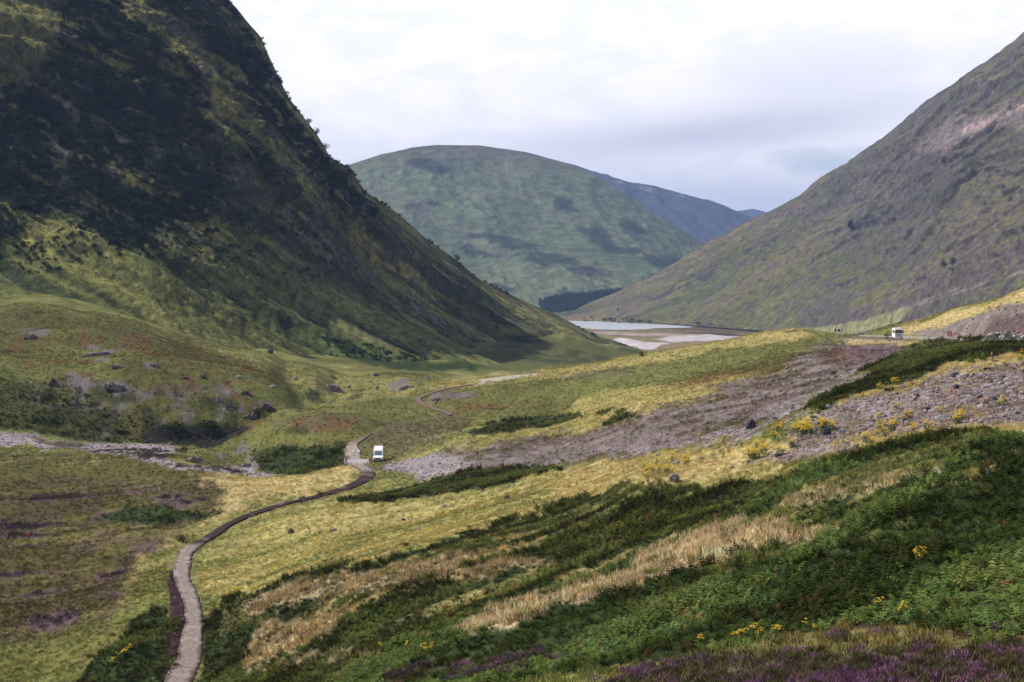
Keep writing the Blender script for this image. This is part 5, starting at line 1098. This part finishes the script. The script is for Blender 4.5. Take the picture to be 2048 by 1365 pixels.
# ------------------------------------------------------------------ boulders and outcrops, one by one
M_ROCK = simple('grey_rock', (.215, .19, .20), .92, 0, .35, 2.2, .12); M_ROCKD = simple('dark_rock', (.035, .033, .045), .9, 0, .4, 2.2, .1); M_ROCKR = simple('reddish_rock', (.28, .165, .135), .92, 0, .25, 2, .1); M_ROCKP = simple('pale_rock', (.42, .38, .36), .92, 0, .4, 1.0, .15)
def boulder(u, v, w, hgt, mat, label, group=None, seed=None, name='boulder', cat='boulder', lift=.25, rz=None, dm=None):
    P0 = hit(u, v); d = math.hypot(P0[0], P0[1]); wm_ = w/FPX*d; hm_ = hgt/FPX*d; sd = seed if seed is not None else int(u*7+v)
    me = mesh_stone(sd, 3, 1.0, .32); n = len(me.vertices); co = np.empty(n*3, np.float32); me.vertices.foreach_get('co', co); co = co.reshape(-1, 3)
    co *= (1+fbm(co[:, 0]*3+sd, co[:, 1]*3+co[:, 2]*2, 4, sd)[:, None]*.28); ext = co.max(0)-co.min(0); co = co/ext; co *= np.array([wm_, wm_*.8, hm_*1.3]); co[:, 2] += hm_*(.65-.3+lift*.2); me.vertices.foreach_set('co', co.reshape(-1)); me.update()
    o = link(name, me, mat); o.location = P0-np.array([0, 0, hm_*.02]); o.rotation_euler = (0, 0, yaw_to_cam(P0) if rz is None else rz); tag(o, label, cat, group); return o
boulder(1501, 858, 22, 19, M_ROCKD, 'big nearly black boulder standing on the pale gravel gully')
boulder(1349, 963, 22, 17, M_ROCK, 'largest grey boulder at the top edge of the near bracken bed')
boulder(1353, 932, 15, 11, M_ROCK, 'rounded grey boulder with ragwort on both sides')
boulder(1300, 975, 8, 7, M_ROCKP, 'small pale stone poking out beside the largest grey boulder')
boulder(583, 1067, 13, 10, M_ROCKD, 'dark boulder in the meadow, leftmost of the pair near the track')
boulder(667, 1062, 14, 6, M_ROCK, 'low flat grey boulder in the meadow right of the dark one')
boulder(834, 1062, 12, 8, M_ROCK, 'grey boulder in the lower meadow just above the bracken edge')
boulder(806, 1041, 8, 5, M_ROCKD, 'tiny dark stone in the meadow above the lower grey boulder')
boulder(888, 1014, 12, 5, M_ROCK, 'flat grey slab in mid meadow beside a small white stone')
boulder(898, 1014, 8, 4, M_ROCKP, 'small white stone touching the flat slab in mid meadow')
boulder(1014, 999, 14, 8, M_ROCKD, 'broad dark boulder in the upper meadow below the bracken strip')
boulder(1014, 976, 12, 5, M_ROCK, 'low grey boulder just below the bracken strip in the meadow')
boulder(1053, 986, 9, 4, M_ROCK, 'small flat stone in the upper meadow right of the broad dark boulder')
boulder(1655, 870, 17, 14, M_ROCKD, 'dark purple boulder right of the thickest ragwort clump')
boulder(1688, 868, 18, 12, M_ROCK, 'grey boulder in the stones right of the dark purple boulder')
boulder(1657, 912, 17, 9, M_ROCK, 'grey boulder at the end of the stone line above the bracken')
boulder(1690, 908, 18, 10, M_ROCKD, 'dark brown boulder at the bracken edge beside the stone line')
boulder(1556, 914, 14, 8, M_ROCKD, 'dark boulder at the left end of the stone line')
boulder(1463, 936, 10, 4, M_ROCK, 'small grey stone alone in the grass below the ragwort')
boulder(1318, 912, 12, 7, M_ROCK, 'pale grey stone in the gold grass above the ragwort')
boulder(1903, 784, 15, 8, M_ROCKR, 'flat orange red block lying on the upper stone slope')
boulder(1966, 807, 14, 11, M_ROCKR, 'reddish block among dark stones on the upper slope')
boulder(1913, 838, 14, 12, M_ROCK, 'large grey block in the lower part of the stone slope')
boulder(1923, 830, 10, 13, M_ROCKR, 'upright pinkish block touching the large grey block')
boulder(1805, 778, 14, 9, M_ROCK, 'grey boulder at the grass edge below the triangle of bracken')
boulder(1975, 741, 16, 6, M_ROCKD, 'long dark slab in the grass below the sitting person')
boulder(1657, 817, 12, 8, M_ROCK, 'grey boulder at the lower tip of the triangle of bracken')
boulder(1575, 832, 16, 7, M_ROCKP, 'pale flat stone in the gravel right of the black boulder')
boulder(920, 1258, 20, 10, M_ROCK, 'grey stone half hidden at the left end of the straw clearing')
for u, v, w, h_, lb in [(478, 757, 13, 6, 'low grey rock on the crown of the knoll'), (406, 757, 11, 8, 'dark rounded rock on the grassy knoll'), (370, 757, 15, 4, 'long flat rock on the knoll left of the dark rounded rock'), (590, 760, 7, 7, 'small upright rock at the head of the green hollow'),
                        (752, 753, 13, 7, 'dark rock in the flat grass beyond the lit ridge'), (853, 758, 9, 5, 'grey rock at the foot of the lit grass beyond the ridge'), (697, 776, 8, 6, 'small grey rock right of the long ribbed outcrop'), (754, 777, 8, 6, 'grey rock on the bright turf near the ridge line'),
                        (540, 707, 12, 9, 'dark boulder at the foot of the left mountainside'), (487, 668, 9, 7, 'dark boulder on the lower left mountainside'), (375, 775, 6, 5, 'white speck of rock above the knoll face'), (545, 776, 14, 6, 'pair like grey rock above the knoll crag')]:
    boulder(u, v, w, h_, M_ROCKD if 'dark' in lb else M_ROCK, lb, seed=int(u))
# loose blocks of the scree that show largest: each one its own object
SB = []
zone = STON; tries = 0
while len(SB) < 240 and tries < 20000:
    tries += 1; u = rng.uniform(1560, 2048); v = rng.uniform(745, 905)
    if poly_sd(np.array([u]), np.array([v]), zone)[0] < 2: continue
    ex = min(1, max(0, (u-1600)/400)); w = rng.uniform(4, 7.5)+rng.random()**3*9*ex
    if any(abs(u-a)+abs(v-b)*1.6 < (w+c)*.62 for a, b, c in SB): continue
    SB.append((u, v, w))
protos = {}
for mname, mm in (('grey', M_ROCK), ('dark', M_ROCKD), ('reddish', M_ROCKR), ('pale', M_ROCKP), ('pinkish', simple('pink_rock', (.27, .19, .195), .92, 0, .3, 2, .1))):
    protos[mname] = []
    for q in range(4):
        me = mesh_stone(900+q+len(mname)*10, 2, .75, .35); me.materials.append(mm); protos[mname].append(me)
for i, (u, v, w) in enumerate(SB):
    k = rng.choice(['grey', 'dark', 'reddish', 'pale', 'pinkish'], p=[.38, .16, .06, .06, .34]); P0 = hit(u, v); d = math.hypot(P0[0], P0[1]); s = w/FPX*d
    o = link('rock', protos[k][int(rng.integers(0, 4))]); o.location = P0+np.array([0, 0, s*.16]); o.scale = (s, s*rng.uniform(.7, 1.1), s*rng.uniform(.7, 1.1)); o.rotation_euler = (rng.normal(0, .35), rng.normal(0, .35), rng.uniform(0, 6.28))
    pl = 'near the thick ragwort clump' if u < 1700 else 'beside the ragwort that grows through the stones' if u < 1850 else 'in the broad boulder field at the right edge'; szw = 'large' if w > 9.5 else 'small' if w < 5.8 else 'medium'
    hl = 'upper' if v < (840 if u < 1700 else 812 if u < 1850 else 790) else 'lower'; tag(o, f'{szw} {k} block {pl}, {hl} part', 'rock', f'{szw} {k} blocks {pl}, {hl} part')
M_ROCKM = simple('dark_grey_rock', (.10, .088, .095), .92, 0, .4, 1.5, .12); M_ROCKF = simple('lichened_rock', (.42, .385, .36), .92, 0, .75, .9, .25)  # darker grey for the outcrops labelled dark
# outcrops: ribbed rock breaking through turf
def outcrop(u, v, w, h_, mat, label, tilt=0.0, seed=0, depth=.6):
    P0 = hit(u, v+h_*.5); d = math.hypot(P0[0], P0[1]); W_, H_ = w/FPX*d, h_/FPX*d*.95; n1, n2 = 46, 22
    a = np.linspace(-1, 1, n1)[:, None]+np.zeros((1, n2)); b = np.linspace(0, 1, n2)[None]+np.zeros((n1, 1)); env = np.sqrt(np.clip(1-a*a, 0, 1))*(.75+.25*fbm(a*3+seed, a*0+1, 3, seed))
    prof_y = np.where(b < .5, -.15*b*2, (b-.5)*2)*W_*depth; prof_z = np.where(b < .5, sstep(b*2, 0, 1), 1-.9*sstep((b-.5)*2, .1, 1))*H_
    rib = (ridged(a*W_/2.2+seed+b*.8, b*1.6, 4, seed+5)-.55)*min(W_, H_*2)*.17 + fbm(a*W_/1.1+seed, b*5, 4, seed+8)*min(W_, H_*2)*.16
    Pq = np.stack([a*W_/2, prof_y*env-rib*(b < .75), prof_z*env+np.abs(rib)*.3-.35+a*W_/2*tilt*1.0], -1); me = grid_mesh('outcrop', Pq, smooth=False)
    o = link('rock_outcrop', me, mat); o.location = P0; o.rotation_euler = (0, 0, yaw_to_cam(P0)); tag(o, label, 'rock')
for i, (u, v, w, h_, tl, lb) in enumerate([(200, 706, 66, 12, 0, 'long grey outcrop on the brow of the grassy knoll'), (238, 731, 34, 10, -.25, 'ribbed grey outcrop below the brow outcrop'), (232, 770, 48, 22, -.3, 'broad ribbed outcrop in the middle of the knoll'),
        (62, 670, 28, 15, 0, 'pinkish bare rock patch high on the far left turf'), (108, 762, 20, 20, -.3, 'rock rib beside the dark bracken bank'), (160, 776, 14, 18, -.5, 'narrow rock rib in the knoll turf'), (175, 787, 20, 10, -.5, 'slanting rock rib low on the knoll turf'), (155, 800, 12, 22, -.3, 'upright rock rib above the dark heather face'),
        (440, 795, 16, 22, 0, 'upright grey crag on the knoll face'), (458, 806, 20, 16, -.2, 'blocky crag touching the upright grey crag'), (492, 783, 22, 14, 0, 'dark crag at the top of the knoll face'), (500, 828, 46, 20, .25, 'pale scree topped crag above the stream hollow'), (540, 812, 34, 22, -.3, 'dark crag at the right end of the knoll'),
        (673, 774, 42, 20, -.5, 'long ribbed tongue of rock pointing at the lit ridge'), (666, 752, 22, 10, -.4, 'grey outcrop above the ribbed tongue of rock'), (310, 729, 22, 12, -.3, 'small ribbed outcrop on the right of the knoll'), (815, 772, 36, 13, .0, 'pale outcrop at the end of the lit ridge'), (385, 915, 42, 20, .2, 'rock bank rising from the stream bend'),
        (490, 928, 26, 14, .3, 'bare pinkish rock beside the bracken bank and gravel'), (300, 880, 30, 14, 0, 'dark rock wall in the stream bank'), (880, 795, 34, 7, .1, 'broken pale rock in the turf beside the upper track'), (1125, 745, 40, 6, .3, 'thin rock edge along the lit ridge line'), (1590, 660, 46, 6, .1, 'pinkish rock edge on top of the grassy hump')]):
    outcrop(u, v, w, h_, M_ROCK if 'dark' not in lb else M_ROCKM, lb, tl, 50+i)
outcrop(2012, 668, 92, 32, M_ROCKF, 'pale lichened rock face beside the road under heather', .0, 99, .5)
print('rocks', round(time.time()-T0, 1))

# ------------------------------------------------------------------ ragwort, bushes
M_YEL = simple('ragwort_yellow', (.62, .42, .015), .7, 0, .2); M_STEM = simple('ragwort_green', (.08, .11, .03), .8, 0, .3)
def ragwort_mesh(seed, nst=7, h=1.0, spread=.35):
    r = random.Random(seed); S = MB(); F = MB()
    for i in range(nst):
        a = r.uniform(0, 6.28); q = spread*math.sqrt(r.random()); x, y = q*math.cos(a), q*math.sin(a); hh = h*r.uniform(.65, 1.05); S.tube([(x*.3, y*.3, -.05), (x*.8, y*.8, hh*.6), (x, y, hh)], [.012, .01, .006], 3)
        for k in range(5):
            b = r.uniform(0, 6.28); z = hh*r.uniform(.15, .75); l = .16; S.add([(x*.7, y*.7, z), (x*.7+l*math.cos(b), y*.7+l*math.sin(b), z+.05), (x*.7+l*math.cos(b+.5)*.8, y*.7+l*math.sin(b+.5)*.8, z-.03)], [(0, 1, 2)])
        for k in range(7):
            b = r.uniform(0, 6.28); rr = .11*math.sqrt(r.random()); cx, cy, cz = x+rr*math.cos(b), y+rr*math.sin(b), hh+r.uniform(-.06, .05); s = .045
            F.add([(cx-s, cy, cz), (cx, cy-s, cz), (cx+s, cy, cz), (cx, cy+s, cz), (cx, cy, cz+s*.7), (cx, cy, cz-s*.6)], [(0, 1, 4), (1, 2, 4), (2, 3, 4), (3, 0, 4), (1, 0, 5), (2, 1, 5), (3, 2, 5), (0, 3, 5)])
    return S.mesh('stems'), F.mesh('flowers')
RM = [ragwort_mesh(s, n, h, sp) for s, n, h, sp in ((1, 7, 1.0, .3), (2, 10, .85, .45), (3, 5, 1.1, .2), (4, 12, .8, .5))]
for a, b in RM: a.materials.append(M_STEM); b.materials.append(M_YEL)
def ragworts(lst, label, group, s=1.0, jitter=0):
    for (u, v) in lst:
        k = int(rng.integers(0, 4)); P0 = hit(u, v); root = empty('ragwort', P0, rng.uniform(0, 6.28), s*rng.uniform(.8, 1.2)); tag(root, label, 'plant', group); link('stem', RM[k][0], None, root); link('flowers', RM[k][1], None, root)['kind'] = 'stuff'
def spray(cu, cv_, ru, rv, n): return [(cu+rng.normal(0, ru/2), cv_+rng.normal(0, rv/2)) for _ in range(n)]
ragworts(spray(1612, 868, 30, 16, 9)+spray(1630, 862, 50, 12, 5), 'yellow ragwort in the heart of the thick clump beside the dark purple boulder', 'heart of the thick ragwort clump', 1.15)
ragworts(spray(1650, 858, 36, 16, 5), 'yellow ragwort at the upper edge of the thick clump, above the dark purple boulder', 'upper edge of the thick ragwort clump', 1.15)
ragworts(spray(1560, 872, 20, 12, 3), 'yellow ragwort in the small outlier between the thick clump and the black boulder', 'ragwort outlier by the black boulder', 1.15)
ragworts(spray(1768, 858, 46, 22, 13), 'yellow ragwort in the wide stand growing up through the loose stones', 'wide ragwort stand among the loose stones', .85)
ragworts(spray(1810, 832, 40, 20, 7), 'yellow ragwort in the uppermost stand among the loose stones', 'uppermost ragwort stand among the stones', .85)
ragworts(spray(1740, 886, 20, 12, 3)+spray(1765, 880, 24, 10, 3), 'yellow ragwort in the low stand between the loose stones and the bracken', 'low ragwort stand above the bracken', .85)
ragworts([(1287, 942), (1292, 948), (1291, 958), (1302, 945), (1304, 952), (1315, 935), (1318, 950), (1334, 948), (1340, 950), (1368, 930), (1374, 936), (1372, 925), (1345, 925)], 'yellow ragwort beside the rounded grey boulder', 'ragwort round the grey boulders')
ragworts([(1405, 928), (1425, 920), (1446, 918), (1458, 910), (1483, 895), (1515, 896), (1528, 892), (1530, 902), (1529, 910), (1562, 910), (1580, 902), (1583, 895), (1548, 885), (1556, 888), (1447, 888), (1400, 885), (1560, 862), (1566, 858)], 'single yellow ragwort standing in the golden grass', 'single ragworts in the golden grass')
ragworts(spray(1512, 915, 14, 6, 6), 'yellow ragwort of the round clump in the gold grass', 'round ragwort clump')
ragworts([(1762, 782), (1758, 784), (1786, 776), (1790, 772), (1725, 800)], 'yellow ragwort at the edge of the triangle of bracken', 'ragwort at the bracken triangle')
ragworts([(1912, 850), (1918, 848), (1925, 843), (2004, 815), (2008, 822), (1860, 866), (1852, 868), (2040, 722), (2042, 718), (2010, 738), (2046, 748)], 'yellow ragwort high on the stony slope', 'ragwort high on the stony slope')
ragworts([(1138, 976), (1155, 975), (1090, 980)], 'lone yellow ragwort in the pale meadow', 'ragwort in the meadow', .8)
ragworts(spray(1845, 1122, 16, 6, 4), 'yellow ragwort deep in the right hand bracken', 'ragwort in the right bracken', .5)
ragworts([(1752, 1226), (1757, 1230), (1763, 1222), (1800, 1240), (1806, 1233), (1813, 1231), (1745, 1230)], 'yellow ragwort above the heather in the bracken', 'ragwort above the heather', .42)
ragworts([(1470, 1282), (1478, 1284), (1490, 1280), (1508, 1272), (1520, 1276), (1550, 1272), (1560, 1268), (1608, 1264), (1630, 1272), (1400, 1290)], 'yellow ragwort along the lower edge of the bracken', 'ragwort along the bracken edge', .42)
ragworts([(815, 1308), (845, 1308), (855, 1310), (865, 1306), (762, 1305)], 'yellow ragwort in the lower bracken left of the heather', 'ragwort in the lower bracken', .7)
ragworts([(460, 1195), (470, 1190), (452, 1200), (475, 1188)], 'yellow ragwort at the left tip of the great bracken bed', 'ragwort at the bracken tip', .9)
ragworts([(235, 1322), (245, 1318), (228, 1330), (252, 1312), (262, 1300)], 'yellow ragwort in the bracken left of the track', 'ragwort left of the track', .9)
M_BUSH = tint_mat('bush_leaf', (.024, .034, .012), trans=.15, use_tint=False); M_TWIG = simple('bark', (.08, .06, .045), .9)
def bush(u, v, w, h_, label, seed, P0=None, name='bush', cat='bush', group=None, px=None):
    if P0 is None: P0 = hit(u, v)
    d = math.hypot(P0[0], P0[1]); W_, H_ = w/FPX*d, h_/FPX*d; root = empty(name, P0); tag(root, label, cat, group); r = random.Random(seed)
    me = mesh_bush(seed, 420, 1.0, 1.0, .13, 8); co = np.empty(len(me.vertices)*3, np.float32); me.vertices.foreach_get('co', co); co = co.reshape(-1, 3); e = co.max(0)-co.min(0); co -= (co.max(0)+co.min(0))/2*np.array([1, 1, 0]); co /= e; co *= np.array([W_, W_*.9, H_])
    me.vertices.foreach_set('co', co.reshape(-1)); me.update(); link('crown', me, M_BUSH, root); b = MB()
    for k in range(4):
        a = r.uniform(0, 6.28); b.tube([(0, 0, -.2), (W_*.12*math.cos(a), W_*.12*math.sin(a), H_*.4), (W_*.28*math.cos(a), W_*.28*math.sin(a), H_*.75)], [H_*.05, H_*.03, H_*.012], 5)
    b.build('trunk', M_TWIG, root); return root
bush(366, 1086, 30, 16, 'dark round bush standing beside the bend of the track', 1); bush(605, 999, 14, 9, 'small bush left of the pair beside the upper track', 2); bush(640, 992, 15, 10, 'small bush right of the pair beside the upper track', 3)
bush(497, 1034, 12, 5, 'tiny dark bush beside the track in the yellow grass', 4); bush(1003, 932, 14, 7, 'dark green bush alone on the brown scree fan', 5); bush(1080+45, 925, 12, 6, 'small green bush at the lower edge of the scree fan', 6); bush(1668, 750, 18, 9, 'brown green bush on the grass tongue in the scree', 7)
bush(1551, 840, 15, 7, 'low green bush in the gravel right of the black boulder', 8); bush(1855, 822, 14, 9, 'bright green bush among the loose stones', 9); bush(1947, 754, 8, 9, 'dark upright shrub on the stony slope below the sitting person', 10); bush(370, 905, 22, 14, 'dark bush on the stream bank at the bend', 11)
bush(520, 838, 44, 24, 'grey green bush below the dark crag of the knoll', 12); bush(350, 866, 70, 26, 'dark bushes hanging over the stream hollow, left mass', 13); bush(430, 868, 60, 30, 'dark bush in the stream hollow, right mass', 14)
# trees on the mountains
def on_mtn(M_, u, v):
    U_, V_, T_ = M_['U'], M_['V'], M_['T']; q = (U_-u)**2+(V_-v)**2+(T_ > 1)*1e6; i = np.unravel_index(np.argmin(q), q.shape); return M_['P'][i]
for i, (u, v, w, h_, lb) in enumerate([(634, 270, 16, 16, 'wind shaped tree on the skyline of the left crags'), (655, 296, 18, 14, 'small tree just right of the skyline tree on the left crags'), (618, 248, 14, 12, 'small tree just above the wind shaped skyline tree'), (914, 524, 12, 14, 'lone tree on the lower skyline of the left mountainside'), (700, 352, 18, 16, 'bushy tree where the left crags meet the far mountain'),
        (553, 170, 20, 18, 'dark tree under the highest overhang of the left skyline'), (348, 545, 38, 30, 'round dark tree standing apart on the left mountainside'), (1285, 715, 16, 14, 'dark tree at the toe of the left mountainside'), (590, 225, 14, 12, 'small dark tree on the upper skyline'), (730, 392, 16, 14, 'low tree on the skyline beside the far mountain')]):
    P0 = on_mtn(ML, u, v) if u != 1285 else hit(u, v); bush(u, v, w, h_, lb, 70+i, P0, 'tree', 'tree')
for u, v, w, h_, lb in [(1888, 536, 16, 18, 'left of two dark trees high on the right mountainside'), (1906, 530, 12, 16, 'right of two dark trees high on the right mountainside'), (1235, 624, 5, 7, 'tiny dark tree low on the right mountainside'), (1702, 462, 16, 22, 'dark tree in the black gully of the right mountainside')]:
    bush(u, v, w, h_, lb, int(u), on_mtn(MR, u, v), 'tree', 'tree')

# ------------------------------------------------------------------ far wood, loch shore, house, mist
def conifer_mesh(seed):
    r = random.Random(seed); b = MB()
    for k in range(6):
        z = .08+k*.155; w = .21*(1-k/6.4); n = 7; V_ = [(w*r.uniform(.7, 1.2)*math.cos(6.28*i/n), w*r.uniform(.7, 1.2)*math.sin(6.28*i/n), z+r.uniform(-.02, .02)) for i in range(n)]+[(0, 0, z+.26)]; b.add(V_, [(i, (i+1) % n, n) for i in range(n)])
    b.tube([(0, 0, -.05), (0, 0, .3)], .02, 4); return b.mesh('conifer')
fu, fv = [], []
poly = [(1078, 608), (1110, 598), (1160, 594), (1215, 588), (1245, 584), (1240, 594), (1200, 603), (1170, 612), (1150, 622), (1120, 632), (1090, 626)]
while len(fu) < 2600:
    u, v = rng.uniform(1075, 1250), rng.uniform(584, 633)
    if poly_sd(np.array([u]), np.array([v]), poly)[0] > 0: fu.append(u); fv.append(v)
fu, fv = np.array(fu), np.array(fv); dF = np.interp(fv, [584, 610, 633], [3420, 3240, 3110]); PF = at(fu, fv, dF); PF[:, 2] -= 3
scatter('forest', [conifer_mesh(1), conifer_mesh(2)], MAT_SCRUB, PF, np.array([.030, .048, .028])*(.6+.9*rng.random((len(fu), 1))), rng.uniform(11, 17, len(fu)), .02, 'dark conifer plantation beyond the loch at the foot of the far mountain', 1.0)
su = rng.uniform(1135, 2000, 420); sv = np.interp(su, [1135, 1300, 1500, 1700, 2000], [638.5, 645.5, 654, 662, 664])+rng.normal(0, 2.4, 420); kk = fbm(su/30, su*0, 3, 77) > -.05; su, sv = su[kk], sv[kk]
dS = 2844*120/(sv-520)*.985; PS = at(su, sv, dS); PS[:, 2] = np.maximum(PS[:, 2], -.3)
scatter('shrubbery', [mesh_bush(91, 90), mesh_bush(92, 90)], MAT_SCRUB, PS, np.array([.030, .040, .022])*(.6+.8*rng.random((len(su), 1))), rng.uniform(2.0, 5.0, len(su)), .05, 'dark bushes along the far shore of the loch and the valley road')
def house():
    P0 = at(1127.5, 637.6, 2960); root = empty('house', P0, yaw_to_cam(P0)+.15); tag(root, 'small white cottage at the far end of the loch', 'house')
    W_, D_, H_ = 8.4, 6.0, 3.6
    b = MB(); b.box((0, 0, H_/2-.5), (W_, D_, H_+1)); b.prism([(-D_/2, H_), (D_/2, H_), (0, H_+2.2)], -W_/2, W_/2); b.build('wall', M_WHITE, root)
    b = MB(); b.prism([(-D_/2-.4, H_-.25), (0, H_+2.35), (0, H_+2.6), (-D_/2-.4, H_)], -W_/2-.3, W_/2+.3); b.prism([(D_/2+.4, H_-.25), (D_/2+.4, H_), (0, H_+2.6), (0, H_+2.35)], -W_/2-.3, W_/2+.3); rf = b.build('roof', simple('slate', (.13, .13, .15), .8), root)
    for x in (-W_/2+.6, W_/2-.6): b = MB(); b.box((x, 0, H_+2.6), (.8, .8, 1.6)); b.build('chimney', M_WHITE, rf)
    for x in (-2.6, 2.6): b = MB(); b.box((x, -D_/2-.02, 1.7), (1.1, .1, 1.3)); b.build('window', M_GLASS, root)
    b = MB(); b.box((0, -D_/2-.02, 1.1), (1.0, .1, 2.1)); b.build('door', M_DKGREY, root)
house()
# wisps of mist clinging to the blue ridge
mm_ = bpy.data.materials.new('mist_vapour'); mm_.use_nodes = True; t = NT(mm_.node_tree); o_ = t.n('ShaderNodeOutputMaterial'); pv2 = t.n('ShaderNodeVolumePrincipled'); pv2.inputs['Color'].default_value = (1, 1, 1, 1)
tc = t.n('ShaderNodeTexCoord'); nz = t.n('ShaderNodeTexNoise', i_Scale=.02, i_Detail=4.0); t.l(tc.outputs['Object'], nz.inputs['Vector']); t.l(t.ramp(nz.outputs[0], .45, .66, 0, .0045), pv2.inputs['Density']); t.l(pv2.outputs[0], o_.inputs['Volume'])
for i, (u, v, w, h_, tl) in enumerate([(1238, 364, 26, 7, .3), (1296, 379, 40, 12, .35), (1360, 392, 30, 6, .25)]):
    b = bmesh.new(); bmesh.ops.create_icosphere(b, subdivisions=3, radius=.5); dd_ = 7000
    for q in b.verts: q.co = (q.co.x*w/FPX*dd_, q.co.y*160, q.co.z*h_/FPX*dd_-q.co.x*w/FPX*dd_*tl)
    me = bpy.data.meshes.new('mist'); b.to_mesh(me); b.free(); o = link('mist', me, mm_); o.location = at(u, v, dd_); tag(o, 'wisp of white mist on the far blue ridge', kind='stuff')
print('done', round(time.time()-T0, 1), 'objects', len(bpy.data.objects))
